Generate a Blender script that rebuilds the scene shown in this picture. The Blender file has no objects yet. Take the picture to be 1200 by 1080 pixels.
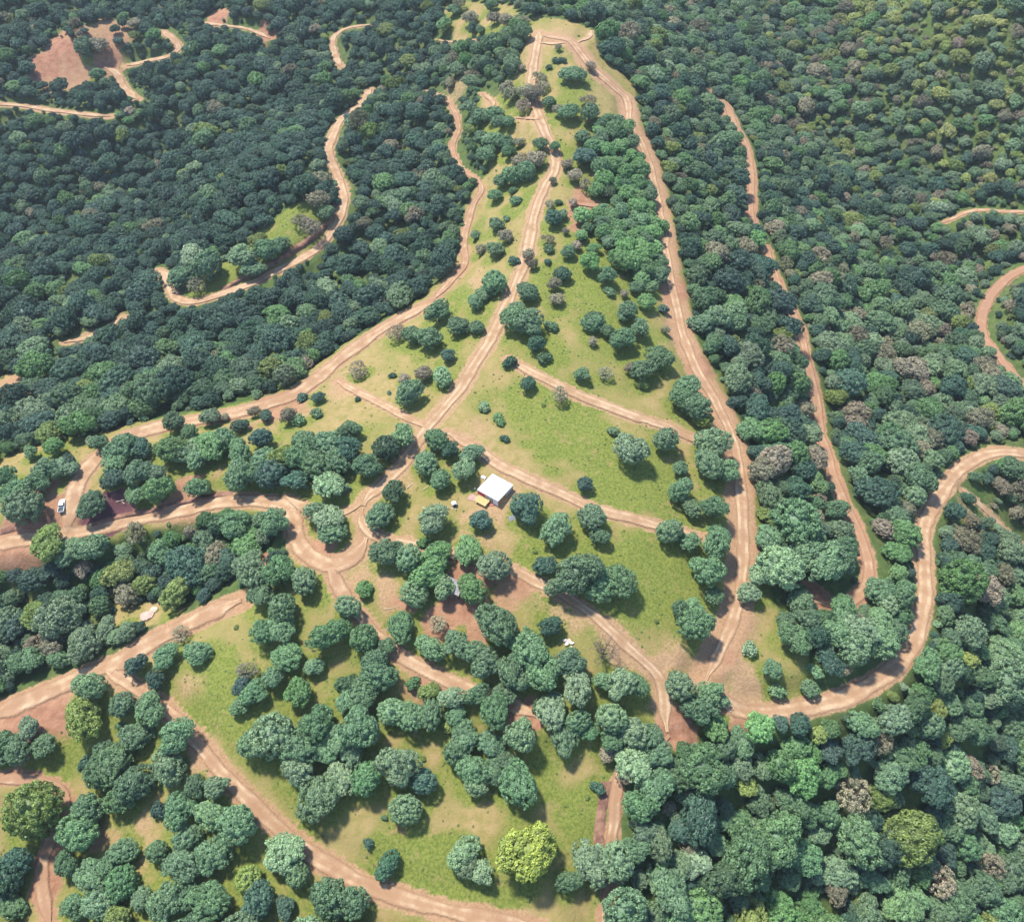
import bpy, math, random
import numpy as np

# ------------------------------------------------------------------ camera, world, sun
H_CAM, PITCH, F = 200.0, math.radians(48.0), 1000.0      # metres, radians, pixels at 1200 wide
scene = bpy.context.scene
COL = scene.collection
cam = bpy.data.cameras.new("camera")
cam_o = bpy.data.objects.new("camera", cam)
COL.objects.link(cam_o)
cam.sensor_fit = 'HORIZONTAL'
cam.sensor_width = 36.0
cam.lens = 36.0 * F / 1200.0
cam.clip_start, cam.clip_end = 1.0, 6000.0
cam_o.location = (0, 0, H_CAM)
cam_o.rotation_euler = (math.pi / 2 - PITCH, 0, 0)
scene.camera = cam_o

SUN_EL, SUN_AZ = math.radians(64), math.radians(-50)     # azimuth from +Y towards +X
w = bpy.data.worlds.new("World")
scene.world = w
w.use_nodes = True
nt = w.node_tree
sky = nt.nodes.new('ShaderNodeTexSky')
sky.sky_type = 'NISHITA'
sky.sun_disc = False
sky.sun_elevation = SUN_EL
sky.sun_rotation = SUN_AZ
sky.altitude = 1500
sky.air_density = 1.0
sky.dust_density = 0.8
nt.links.new(sky.outputs[0], nt.nodes['Background'].inputs[0])
nt.nodes['Background'].inputs[1].default_value = 0.15
sun = bpy.data.lights.new("sun", 'SUN')
sun.energy = 4.0
sun.angle = math.radians(6.0)
sun.color = (1.0, 0.94, 0.83)
sun_o = bpy.data.objects.new("sun", sun)
COL.objects.link(sun_o)
sun_o.rotation_euler = (math.pi / 2 - SUN_EL, 0, math.pi - SUN_AZ)
scene.view_settings.view_transform = 'Standard'
scene.view_settings.look = 'None'
scene.view_settings.exposure = 1.03
scene.view_settings.gamma = 1.0
scene.cycles.max_bounces = 6
scene.cycles.transparent_max_bounces = 10

HAZE = 0.00009
rng = np.random.default_rng(7)
random.seed(7)

# ------------------------------------------------------------------ helpers
def tag(o, label=None, cat=None, group=None, kind=None):
    if label: o['label'] = label
    if cat: o['category'] = cat
    if group: o['group'] = group
    if kind: o['kind'] = kind
    return o

def link(name, data, parent=None):
    o = bpy.data.objects.new(name, data)
    COL.objects.link(o)
    if parent is not None: o.parent = parent
    return o

def mesh_np(name, verts, faces, mat=None, smooth=False):
    """verts (N,3), faces (M,k) with k = 3 or 4"""
    me = bpy.data.meshes.new(name)
    verts = np.ascontiguousarray(verts, dtype=np.float32)
    faces = np.ascontiguousarray(faces, dtype=np.int32)
    n, k = faces.shape
    me.vertices.add(len(verts))
    me.vertices.foreach_set('co', verts.ravel())
    me.loops.add(n * k)
    me.loops.foreach_set('vertex_index', faces.ravel())
    me.polygons.add(n)
    me.polygons.foreach_set('loop_start', np.arange(0, n * k, k, dtype=np.int32))
    me.polygons.foreach_set('loop_total', np.full(n, k, dtype=np.int32))
    if smooth: me.polygons.foreach_set('use_smooth', np.ones(n, dtype=bool))
    me.update(calc_edges=True)
    if mat: me.materials.append(mat)
    return me

def add_attr(me, name, typ, dom, vals):
    a = me.attributes.new(name, typ, dom)
    key = {'FLOAT': 'value', 'INT': 'value', 'FLOAT_COLOR': 'color', 'FLOAT_VECTOR': 'vector'}[typ]
    a.data.foreach_set(key, np.ascontiguousarray(vals, dtype=np.int32 if typ == 'INT' else np.float32).ravel())

def vnoise(x, y, s, seed):
    """smooth value noise, vectorised, about -1..1"""
    r = np.random.default_rng(seed).uniform(-1, 1, (256, 256))
    x = np.asarray(x) / s; y = np.asarray(y) / s
    xi = np.floor(x).astype(int); yi = np.floor(y).astype(int)
    fx = x - xi; fy = y - yi
    fx = fx * fx * (3 - 2 * fx); fy = fy * fy * (3 - 2 * fy)
    g = lambda a, b: r[a & 255, b & 255]
    return (g(xi, yi) * (1 - fx) + g(xi + 1, yi) * fx) * (1 - fy) + (g(xi, yi + 1) * (1 - fx) + g(xi + 1, yi + 1) * fx) * fy

def sstep(a, b, x):
    t = np.clip((x - a) / (b - a), 0, 1)
    return t * t * (3 - 2 * t)

# ------------------------------------------------------------------ where a sight line meets the land
cp, sp = math.cos(PITCH), math.sin(PITCH)
def ray(u, v):
    u = np.atleast_1d(np.asarray(u, float)); v = np.atleast_1d(np.asarray(v, float))
    a = (u - 600) / F; b = -(v - 540) / F
    return np.stack([a, cp + b * sp, -sp + b * cp], -1)
def on_plane(u, v, z):
    d = ray(u, v)
    t = (z - H_CAM) / d[:, 2]
    return d[:, 0] * t, d[:, 1] * t

# heights of the land (survey points: u, v, z)
HP = """580 570 0;500 500 -1;650 400 5;640 300 8;640 200 13;645 120 22;650 45 30;650 0 24;600 -60 10;735 120 14;770 200 6;785 300 1;800 380 -3;
850 500 -8;872 580 -9;872 700 -14;840 790 -17;900 835 -20;1000 812 -23;1070 750 -26;1083 650 -28;1110 570 -31;1200 532 -33;
850 125 -12;880 220 -17;905 320 -21;940 400 -24;965 510 -26;1000 610 -26;1018 680 -25;960 705 -20;900 400 -17;930 600 -18;
900 40 -22;980 170 -42;1050 300 -50;1080 420 -50;1120 500 -44;1200 480 -46;1160 370 -44;1195 320 -38;1200 250 -30;1140 160 -20;1130 60 4;1200 10 24;1200 120 -4;1010 30 -15;
1200 640 -48;1200 800 -60;1150 950 -62;1050 1000 -52;950 930 -38;870 900 -28;900 1060 -44;760 1000 -26;780 850 -16;700 780 -9;740 620 -4;700 520 0;720 400 2;
424 600 -5;340 592 -8;370 655 -8;250 590 -10;100 620 -14;0 640 -16;80 540 -14;200 500 -14;350 455 -12;480 365 -8;545 300 -4;555 215 0;520 110 0;
400 250 -16;380 180 -14;400 140 -10;330 315 -20;210 350 -26;430 300 -22;420 380 -18;300 400 -26;150 420 -30;0 470 -30;130 380 -32;0 380 -42;60 300 -48;150 250 -46;
250 200 -40;330 120 -28;150 130 -26;60 132 -26;0 200 -46;75 80 -14;200 55 -16;0 60 -10;100 0 0;280 30 -10;400 35 -6;470 100 -10;470 200 -18;500 30 6;300 0 0;450 -60 0;
130 690 -26;0 730 -34;200 660 -24;280 640 -18;260 712 -15;130 782 -19;0 838 -24;100 860 -28;60 930 -32;0 1080 -40;230 870 -19;350 990 -23;480 1055 -25;300 800 -14;
150 980 -30;450 700 -8;540 720 -7;600 670 -4;440 850 -15;560 800 -11;550 950 -21;650 900 -19;640 1060 -27"""
hp = np.array([[float(q) for q in s.split()] for s in HP.replace("\n", "").split(";")])
hx, hy = on_plane(hp[:, 0], hp[:, 1], hp[:, 2])
ring = np.array([[-700, -100, -50], [-400, -150, -48], [0, -150, -45], [400, -150, -75], [800, 0, -60], [900, 400, 10], [-750, 300, -30], [-800, 700, 10],
                 [-500, 1000, 0], [0, 1000, -5], [450, 950, 30], [900, 900, 40], [-700, 1500, 10], [0, 1600, 10], [800, 1500, 30], [0, -600, -60], [-700, -600, -60], [700, -600, -70],
                 [-1200, 400, -10], [1300, 300, 0], [0, 2300, 10], [-1200, 2200, 10], [1300, 2200, 20], [-1200, -700, -60], [1300, -700, -60]], float)
PX = np.concatenate([hx, ring[:, 0]]); PY = np.concatenate([hy, ring[:, 1]]); PZ = np.concatenate([hp[:, 2], ring[:, 2]])
def tps_k(r2): return 0.5 * r2 * np.log(r2 + 1e-9)
S = 100.0
n = len(PX)
A = np.zeros((n + 3, n + 3))
A[:n, :n] = tps_k(((PX[:, None] - PX) ** 2 + (PY[:, None] - PY) ** 2) / S ** 2) + np.eye(n) * 0.02
A[:n, n] = 1; A[:n, n + 1] = PX / S; A[:n, n + 2] = PY / S
A[n:, :n] = A[:n, n:].T
W = np.linalg.solve(A, np.concatenate([PZ, [0, 0, 0]]))
def tps(x, y):
    sh = np.shape(x); x = np.ravel(x); y = np.ravel(y); out = np.empty(len(x))
    for i in range(0, len(x), 20000):
        a, b = x[i:i + 20000], y[i:i + 20000]
        out[i:i + 20000] = tps_k(((a[:, None] - PX) ** 2 + (b[:, None] - PY) ** 2) / S ** 2) @ W[:n] + W[n] + W[n + 1] * a / S + W[n + 2] * b / S
    return np.clip(out, -90, 75).reshape(sh)

STEP = 1.5
def axis(lo, hi, far_lo, far_hi):
    core = np.arange(lo, hi + .01, STEP)
    def out(end, far):
        r = []; s = 4.0; p = end; sg = 1 if far > end else -1
        while (far - p) * sg > 0: p += sg * s; s *= 1.18; r.append(p)
        return r
    return np.array(sorted(out(lo, far_lo)) + list(core) + out(hi, far_hi)), len(out(lo, far_lo)), len(core)
GX, cx0, ncx = axis(-399, 399, -1300, 1400)
GY, cy0, ncy = axis(6, 760.5, -700, 2400)
GZ = tps(*np.meshgrid(GX, GY))
mx, my = np.meshgrid(GX, GY)
GZ += vnoise(mx, my, 47, 1) * 1.6 + vnoise(mx, my, 19, 2) * 0.7 + vnoise(mx, my, 7, 3) * 0.22 + vnoise(mx, my, 3.1, 4) * 0.08

def project(x, y, z):
    t = y * cp - (z - H_CAM) * sp
    b = (y * sp + (z - H_CAM) * cp) / t
    return 600 + F * x / t, 540 - F * b, t
pu, pv, _pt = project(mx, np.maximum(my, 60), GZ)
far_l = (1 - sstep(380, 520, pu)) * (1 - sstep(330, 430, pv + (pu - 100) * .12))
far_r = sstep(880, 980, pu) * (1 - sstep(470, 560, pv))
GZ += (far_l + far_r) * (vnoise(mx + my * .5, my, 75, 81) * 12 + vnoise(mx - my * .3, my, 38, 82) * 5.5)

def hz(x, y):
    """height of the ground mesh (bilinear)"""
    x = np.asarray(x, float); y = np.asarray(y, float)
    i = np.clip(np.searchsorted(GX, x) - 1, 0, len(GX) - 2); j = np.clip(np.searchsorted(GY, y) - 1, 0, len(GY) - 2)
    fx = np.clip((x - GX[i]) / (GX[i + 1] - GX[i]), 0, 1); fy = np.clip((y - GY[j]) / (GY[j + 1] - GY[j]), 0, 1)
    return (GZ[j, i] * (1 - fx) + GZ[j, i + 1] * fx) * (1 - fy) + (GZ[j + 1, i] * (1 - fx) + GZ[j + 1, i + 1] * fx) * fy

TT = np.arange(110, 1100, 1.0)
def at(u, v, dz=0.0):
    """points where sight lines meet the land (raised by dz)"""
    d = ray(u, v); dz = np.broadcast_to(np.asarray(dz, float), (len(d),))
    X = np.empty(len(d)); Y = np.empty(len(d)); Z = np.empty(len(d)); T = np.empty(len(d))
    for i in range(len(d)):
        px, py, pz = d[i, 0] * TT, d[i, 1] * TT, H_CAM + d[i, 2] * TT
        g = pz - hz(px, py) - dz[i]
        k = np.argmax(g < 0)
        if k == 0: k = len(TT) - 1
        f = g[k - 1] / (g[k - 1] - g[k] + 1e-9)
        t = TT[k - 1] + f
        X[i], Y[i], T[i] = d[i, 0] * t, d[i, 1] * t, t
    Z = hz(X, Y)
    return X, Y, Z, T
def at1(u, v, dz=0.0):
    X, Y, Z, T = at([u], [v], dz)
    return X[0], Y[0], Z[0], T[0]
def project(x, y, z):
    t = y * cp - (z - H_CAM) * sp
    b = (y * sp + (z - H_CAM) * cp) / t
    return 600 + F * x / t, 540 - F * b, t

# ------------------------------------------------------------------ roads: (name, half width of the track, bare shoulder, rut strength, redness, points)
ROADS = [
 ("ridge_road", 2.3, 2.0, .9, .1, "632,38 628,60 624,85 623,100 628,125 636,150 645,168 650,182 650,200 640,216 630,240 624,262 620,285 615,305 606,330 592,362 575,398 555,430 535,462 515,485 500,502 488,520 470,545 450,567 432,582 424,598"),
 ("dirt_track", 1.9, 1.2, .8, .2, "424,596 424,612 437,626 460,634 500,642 550,655 600,668 625,680 660,697 695,720 715,738 740,762 765,785 775,800 778,820 780,845 782,862"),
 ("ridge_road", 1.9, 4.6, .9, .35, "632,42 650,44 668,48 680,62 692,78 705,90 722,105 735,120 738,145 750,165 758,185 764,205 769,230 773,250 778,275 781,300 786,330 793,360 801,395 815,430 832,460 848,490 860,520 866,550 868,580 870,605 871,640 870,665 866,700 858,730 846,757 834,782 826,798"),
 ("loop_road", 2.7, 1.6, .8, .3, "826,796 842,815 865,833 900,835 940,830 980,820 1015,805 1045,785 1068,755 1080,720 1084,690 1083,660 1082,625 1090,600 1105,575 1125,550 1150,535 1175,530 1215,536"),
 ("contour_track", 1.8, 2.0, .7, .7, "825,118 840,117 852,128 862,150 875,175 880,205 880,240 882,262 897,290 905,315 915,340 928,365 938,390 945,420 952,450 958,480 965,520 975,550 985,580 1000,610 1012,640 1018,670 1011,693 996,705 975,708 950,703"),
 ("valley_track", 2.2, 1.0, .4, .9, "1240,300 1215,312 1190,320 1168,338 1153,362 1150,385 1160,405 1180,430 1210,462 1240,490"),
 ("valley_track", 1.5, .8, .2, .5, "1105,262 1130,250 1150,246 1175,248 1215,247"),
 ("dirt_track", 1.3, 1.2, .2, .2, "1128,572 1150,593 1170,613 1190,632 1215,655"),
 ("valley_track", 1.5, 1.3, .6, .5, "500,108 520,115 532,130 537,150 530,172 538,195 556,208 564,222 555,240 548,262 543,285 545,308 530,328 505,355"),
 ("forest_edge_road", 2.8, 1.8, .6, .35, "505,355 480,368 450,385 420,405 395,425 370,445 345,462 310,475 270,485 230,493 190,500 150,512 118,533 98,555 88,575 83,595 80,612 76,630"),
 ("dirt_track", 1.6, 1.2, .5, .3, "395,448 420,460 450,475 480,491 502,503"),
 ("dirt_track", 2.0, 1.6, .6, .25, "525,508 560,528 585,545 620,562 660,580 700,597 740,608 775,618 828,632"),
 ("dirt_track", 1.9, 1.8, .6, .2, "596,422 630,440 670,460 700,472 740,487 780,500 815,515 852,520"),
 ("west_road", 3.1, 1.4, .7, .3, "-15,642 20,633 60,630 80,626 120,618 160,608 200,600 240,592 270,588 300,587 330,592 342,605 345,620 352,640 368,655 390,662 410,655 425,640 430,626"),
 ("dirt_track", 1.7, 1.4, .3, .2, "335,583 352,592 372,602 395,602 415,596 428,588"),
 ("dirt_track", 2.2, 1.4, .5, .4, "384,660 398,690 420,720 440,745 465,765 485,778 512,792 550,808 595,824 636,842"),
 ("lower_road", 3.1, 2.2, .6, .4, "282,702 260,712 230,727 200,742 170,757 140,775 110,787 70,805 40,818 0,835 -20,843"),
 ("lower_road", 2.1, 1.8, .8, .4, "120,783 150,800 180,820 205,842 230,870 255,900 285,930 315,960 345,985 370,1005 400,1022 440,1042 480,1055 530,1068 580,1078 640,1092"),
 ("dirt_track", 1.9, 1.0, .6, .7, "-15,916 15,912 45,915 70,925 78,945 66,970 55,995 49,1020 52,1050 60,1090"),
 ("dirt_track", 1.8, .8, .9, .5, "784,862 768,880 745,890 728,905 722,930 720,960 716,990 718,1030 710,1060 705,1092"),
 ("hillside_road", 2.3, 1.4, .5, .25, "435,105 420,125 400,140 390,160 385,180 395,205 403,230 400,250 390,270 375,290 350,305 320,320 290,335 260,345 228,354 208,350 200,338 196,325 186,318"),
 ("hillside_road", 2.0, 1.0, .3, .2, "436,29 405,34 391,46 393,66 402,82"),
 ("hillside_road", 1.8, .8, .2, .2, "236,28 260,30 285,33 305,40 318,48"),
 ("quarry_track", 2.6, 1.2, .4, .3, "190,37 204,47 209,57 197,67 172,72 146,78"),
 ("quarry_track", 2.6, 1.6, .4, .3, "122,78 136,86 143,100 154,112 163,118"),
 ("quarry_track", 1.6, 2.6, .3, .2, "-15,121 30,125 60,130 95,134 130,137"),
 ("dirt_track", 1.4, .8, .2, .2, "75,402 105,395 128,384 143,372"),
 ("dirt_track", 1.6, .8, .2, .3, "565,110 578,120 574,131"),
 ("dirt_track", 1.6, .8, .2, .3, "604,140 618,139 632,141"),
 ("dirt_track", 1.4, .8, .2, .2, "631,51 648,52 664,50"),
 ("dirt_track", 1.6, .8, .2, .2, "512,48 535,50 560,47 580,47"),
 ("dirt_track", 1.6, .8, .2, .2, "678,50 690,44 693,36"),
 ("dirt_track", 1.5, 2.0, .1, .8, "672,240 700,242 718,252"),
]
def parse(s): return np.array([[float(a) for a in q.split(',')] for q in s.split()])
def smooth_path(x, y, step=1.6):
    """Catmull-Rom through the points, resampled evenly"""
    P = np.stack([x, y], 1); P = np.vstack([2 * P[0] - P[1], P, 2 * P[-1] - P[-2]])
    out = []
    for i in range(1, len(P) - 2):
        t = np.linspace(0, 1, 24, endpoint=False)[:, None]
        a, b, c, d = P[i - 1], P[i], P[i + 1], P[i + 2]
        out.append(0.5 * (2 * b + (c - a) * t + (2 * a - 5 * b + 4 * c - d) * t ** 2 + (3 * b - a - 3 * c + d) * t ** 3))
    out = np.vstack(out + [P[-2][None]])
    s = np.concatenate([[0], np.cumsum(np.hypot(*np.diff(out, axis=0).T))])
    q = np.arange(0, s[-1], step)
    return np.stack([np.interp(q, s, out[:, 0]), np.interp(q, s, out[:, 1])], 1)

ROADS = [(a, b * .84, c, d, e, f) for a, b, c, d, e, f in ROADS]
paths = []
for nm, hw, sh, rut, red, pts in ROADS:
    p = parse(pts)
    X, Y, Z, T = at(p[:, 0], p[:, 1])
    paths.append(smooth_path(X, Y))
# level the land across each road (benched into the slope)
DM = np.full(GZ.shape, 99.0)        # distance to the edge of the nearest road
ZR = np.zeros(GZ.shape); SHD = np.full(GZ.shape, 9.0); RED = np.zeros(GZ.shape)
for (nm, hw, sh, rut, red, pts), P in zip(ROADS, paths):
    z = hz(P[:, 0], P[:, 1])
    k = np.exp(-np.linspace(-2, 2, 17) ** 2); k /= k.sum()
    z = np.convolve(np.pad(z, 8, mode='edge'), k, mode='valid')
    for (x, y), zz in zip(P, z):
        i0, i1 = np.searchsorted(GX, [x - 13, x + 13]); j0, j1 = np.searchsorted(GY, [y - 13, y + 13])
        if i0 >= i1 or j0 >= j1: continue
        d = np.hypot(GX[None, i0:i1] - x, GY[j0:j1, None] - y) - hw
        sl = (slice(j0, j1), slice(i0, i1)); m = d < DM[sl]
        DM[sl] = np.where(m, d, DM[sl]); ZR[sl] = np.where(m, zz, ZR[sl])
        s2 = d / sh; m2 = s2 < SHD[sl]
        SHD[sl] = np.where(m2, s2, SHD[sl]); RED[sl] = np.where(m2, red, RED[sl])
wgt = 1 - sstep(0.6, 7.0, DM)
GZ = GZ * (1 - wgt) + ZR * wgt
def gsample(arr, x, y):
    i = np.clip(np.searchsorted(GX, x) - 1, 0, len(GX) - 2); j = np.clip(np.searchsorted(GY, y) - 1, 0, len(GY) - 2)
    return arr[j, i]

# ------------------------------------------------------------------ land cover polygons (photo survey -> world)
def wpoly(s):
    p = parse(s); X, Y, Z, T = at(p[:, 0], p[:, 1]); return np.stack([X, Y], 1)
def inside(poly, x, y):
    r = np.zeros(np.shape(x), bool); n = len(poly); j = n - 1
    for i in range(n):
        xi, yi = poly[i]; xj, yj = poly[j]
        c = ((yi > y) != (yj > y)) & (x < (xj - xi) * (y - yi) / (yj - yi + 1e-12) + xi)
        r ^= c; j = i
    return r
CLEAR = [wpoly(s) for s in (
 "622,20 690,32 705,68 742,98 755,150 780,200 790,260 802,320 818,400 850,455 880,525 893,600 905,650 905,705 930,735 955,790 935,828 870,842 850,862 800,850 722,890 705,1000 700,1100 -40,1110 -40,835 60,806 150,770 262,712 300,690 345,650 338,610 318,598 200,614 80,642 -40,660 -40,560 40,520 100,512 140,500 230,483 320,463 390,412 480,358 530,320 540,280 548,235 575,190 558,120 600,96 612,60",
 "215,345 235,312 275,292 315,262 345,238 378,236 392,255 372,288 330,310 280,332 240,350",
 "520,5 560,0 600,5 612,25 590,45 545,52 525,35",
 "36,68 75,44 104,50 112,80 110,108 60,106 38,94",
 "-10,438 25,436 32,462 20,482 -10,484",
 "140,700 172,706 215,712 205,730 160,738 120,745",
)]
GROVE = [wpoly(s) for s in (
 "535,330 560,345 588,300 600,230 640,180 640,100 605,100 560,125 575,190 550,235",
)]
def is_clear(x, y):
    r = np.zeros(np.shape(x), bool)
    for p in CLEAR: r |= inside(p, x, y)
    return r

# soil / grass patches: u, v, radius in px, kind, strength
PATCH = """580 590 34 s .8;560 612 30 s .7;600 640 34 s .5;470 610 26 s .5;545 700 36 r .9;520 730 30 r .8;560 740 24 r .7;590 700 28 r .6;470 690 30 s .8;450 665 34 s .8;
420 690 26 s .8;380 640 26 r .7;405 650 22 s .8;345 690 20 s .5;310 660 16 r .7;130 603 24 q 1;112 610 18 q 1;146 602 16 q 1;220 575 40 r .7;190 560 22 r .7;160 590 20 s .8;260 540 40 r .5;240 600 22 s .5;
40 620 50 r .8;60 570 14 r .9;150 545 20 s .7;330 480 40 r .7;400 450 24 s .7;440 440 26 s .4;470 560 22 s .6;600 385 16 s .6;560 500 18 s .6;680 245 24 r .9;715 260 16 r .8;700 200 12 r .6;
790 340 18 r .8;820 430 20 r .7;790 490 16 s .5;840 480 14 s .5;780 710 22 s .4;800 760 24 s .9;780 780 18 s .9;850 770 14 r .7;880 745 22 s .6;870 800 30 s .8;870 860 24 r .9;800 855 24 r .9;780 860 16 r .9;
735 770 30 s .8;720 740 24 s .6;660 730 30 s .7;640 700 26 s .6;610 690 20 r .7;520 885 16 s .5;540 910 26 s .5;575 940 22 s .4;660 960 24 s .4;600 1070 30 s .6;470 975 18 r .8;440 1000 14 s .6;
690 900 18 s .3;650 875 20 s .3;150 965 40 s .7;170 1000 24 s .7;115 985 24 r .6;330 1000 24 s .6;280 960 22 r .6;230 790 24 s .6;260 830 22 s .6;240 880 22 s .8;300 760 24 s .4;210 740 16 s .6;30 850 44 r .9;70 840 34 r .9;
50 1040 20 r .9;70 1000 14 r .8;310 740 30 s .3;380 740 20 s .6;1180 1010 14 r .3;620 840 30 r .9;500 800 30 r .6;480 705 20 r .9;750 810 18 s .8;700 800 20 s .5;
70 78 22 o 1;92 88 16 o 1;64 90 13 o 1;62 66 18 r 1;85 56 16 r 1;45 78 12 r 1;130 73 18 r .9;120 40 24 r .6;255 22 14 r .9;312 38 12 r .9;5 455 22 o .8;15 470 18 o .8;140 45 18 r .6;
180 710 12 s .6;955 700 20 r 1;930 690 12 r .8;920 700 14 s .5;970 650 8 s .5;840 118 22 s .9;880 205 12 s .6;1130 600 16 s .6;1160 600 20 s .6;1100 840 14 s .6;1010 870 14 s .7;1000 800 10 r .7;
940 880 12 s .5;1115 470 14 s .4;1060 480 12 s .4;620 60 18 s .5;655 45 22 s .6;715 95 14 s .5;660 90 14 s .4;680 95 14 g .5;580 20 24 s .5;550 30 20 s .6;500 20 12 s .4;
560 330 16 s .7;600 345 14 s .6;540 100 20 s .6;575 125 16 s .6;610 140 18 s .6;530 320 18 s .6;410 215 12 s .5;400 165 12 s .5;350 300 14 s .5;330 310 14 s .5;190 325 12 s .7;100 400 16 s .7;140 375 12 s .6;
620 470 22 g .5;680 520 40 g .9;640 480 40 g .9;760 570 30 g .9;720 560 40 g 1;640 400 24 g .7;700 380 30 g .8;740 410 30 g .8;780 650 40 g 1;760 690 40 g 1;740 660 40 g .9;660 630 30 g .9;620 650 20 g 1;800 600 24 g 1;
650 335 24 g .8;680 300 20 g .9;700 330 24 g .9;740 340 16 g .8;660 180 18 g .7;665 120 20 g .7;640 130 14 g .6;620 230 14 g .9;600 250 12 g .9;290 300 26 g 1;265 325 22 g 1;345 255 24 g .8;370 245 18 g .8;
250 780 24 g .6;240 840 24 g .7;290 850 30 g .9;260 800 20 g .8;320 880 20 g .8;680 950 30 g 1;700 930 20 g 1;640 880 30 g .9;560 900 40 g .8;420 900 30 g .9;480 1000 40 g 1;540 1030 30 g 1;450 1020 30 g .9;
400 820 30 g .8;360 920 30 g .9;70 890 30 g .9;50 900 20 g .9;320 700 20 g .9;200 720 16 g 1;150 735 16 g 1;930 770 20 g .6;920 800 20 g .6;870 640 14 g .5;560 370 14 g .7;520 390 20 g .7;520 440 24 g .4;
1180 235 22 g 1;1180 260 20 g .9;1150 590 14 g 1;1080 500 14 g .7;1010 900 16 g .6;80 960 20 g .6;20 520 20 g .5;80 510 30 g .5;430 190 14 g .5;510 230 14 g .6;0 220 20 g .7;270 470 30 g .7;330 460 20 g .7;390 410 16 g .7;560 270 14 g .6;540 350 16 g .7;640 160 10 g .6;580 1040 30 g .9;660 800 20 g .5;1000 820 20 g .2;370 700 30 g .8"""
GM, GS, GR, GF = (np.zeros(GZ.shape) for _ in range(4))     # green, bare soil, redness, purple/orange switch
clr = is_clear(mx, my)
GM += np.where(clr, 0.37, 0.6)
GM += vnoise(mx, my, 26, 11) * .22 + vnoise(mx, my, 9, 12) * .16
GO = np.zeros(GZ.shape)
for s in PATCH.replace("\n", "").split(";"):
    u, v, r, k, st = s.split(); u, v, r, st = float(u), float(v), float(r), float(st)
    x, y, z, t = at1(u, v)
    R = r * t / F * 1.15
    ry = R / max(.45, math.sin(math.atan2(H_CAM - z, y)))
    i0, i1 = np.searchsorted(GX, [x - 2 * R, x + 2 * R]); j0, j1 = np.searchsorted(GY, [y - 2 * ry, y + 2 * ry])
    sl = (slice(j0, j1), slice(i0, i1)); xx, yy = mx[sl], my[sl]
    d = np.hypot((xx - x) / R, (yy - y) / ry) + vnoise(xx, yy, 6, 21) * .3 + vnoise(xx, yy, 2.7, 22) * .15
    m = (1 - sstep(.35, 1.25, d)) * st * (.82 if k == 's' else 1)
    if k == 'g': GM[sl] = np.maximum(GM[sl], GM[sl] + m * .75); GS[sl] *= 1 - m * .6
    else:
        GS[sl] = np.maximum(GS[sl], m)
        GR[sl] = np.maximum(GR[sl], m * {'s': 0.15, 'r': .9, 'q': 1.0, 'o': .42}[k])
        if k == 'q': GF[sl] = np.maximum(GF[sl], 1 - sstep(.8, 1.0, d))
sh_m = 1 - sstep(.35, 1.15, SHD + vnoise(mx, my, 5, 31) * .22 + vnoise(mx, my, 2.2, 32) * .15)
GS = np.maximum(GS, sh_m * .95)
GR = np.maximum(GR, sh_m * RED * .9)
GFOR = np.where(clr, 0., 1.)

# ------------------------------------------------------------------ material helper
def new_mat(name):
    m = bpy.data.materials.new(name); m.use_nodes = True
    nt = m.node_tree; nt.nodes.clear()
    return m, nt, nt.nodes, nt.links
class NB:
    def __init__(s, name):
        s.m, s.nt, s.n, s.l = new_mat(name)
    def node(s, t, **kw):
        nd = s.n.new(t)
        for k, v in kw.items(): setattr(nd, k, v)
        return nd
    def put(s, nd, key, v):
        if v is None: return
        if hasattr(v, 'is_output'): s.l.new(v, nd.inputs[key])
        else: nd.inputs[key].default_value = v
    def noise(s, scale, detail=4, rough=.6, vec=None):
        nd = s.node('ShaderNodeTexNoise'); nd.inputs['Scale'].default_value = scale
        nd.inputs['Detail'].default_value = detail; nd.inputs['Roughness'].default_value = rough
        if vec is not None: s.l.new(vec, nd.inputs['Vector'])
        return nd.outputs[0]
    def ramp(s, x, a, b, lo=0., hi=1.):
        nd = s.node('ShaderNodeMapRange'); nd.interpolation_type = 'SMOOTHSTEP'
        s.put(nd, 0, x); s.put(nd, 1, a); s.put(nd, 2, b); s.put(nd, 3, lo); s.put(nd, 4, hi)
        return nd.outputs[0]
    def math(s, op, a, b=None, c=None):
        nd = s.node('ShaderNodeMath', operation=op); s.put(nd, 0, a); s.put(nd, 1, b)
        if c is not None: s.put(nd, 2, c)
        return nd.outputs[0]
    def mix(s, f, a, b, mode='MIX'):
        nd = s.node('ShaderNodeMix', data_type='RGBA', blend_type=mode)
        s.put(nd, 0, f)
        for k, v in ((6, a), (7, b)):
            if isinstance(v, tuple): v = (*v[:3], 1)
            s.put(nd, k, v)
        return nd.outputs[2]
    def attr(s, name, typ='GEOMETRY'):
        nd = s.node('ShaderNodeAttribute', attribute_name=name, attribute_type=typ); return nd
    def bsdf(s, col, rough=.9, bump=None, bstr=.5, bdist=.1, metal=0, spec=.2):
        nd = s.node('ShaderNodeBsdfPrincipled')
        if isinstance(col, tuple): col = (*col[:3], 1)
        s.put(nd, 'Base Color', col); s.put(nd, 'Roughness', rough); s.put(nd, 'Metallic', metal); s.put(nd, 'Specular IOR Level', spec)
        if bump is not None:
            b = s.node('ShaderNodeBump'); s.put(b, 'Strength', bstr); s.put(b, 'Distance', bdist); s.l.new(bump, b.inputs['Height']); s.l.new(b.outputs[0], nd.inputs['Normal'])
        return nd.outputs[0]
    def out(s, sh):
        o = s.node('ShaderNodeOutputMaterial'); s.l.new(sh, o.inputs[0]); return s.m

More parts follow.
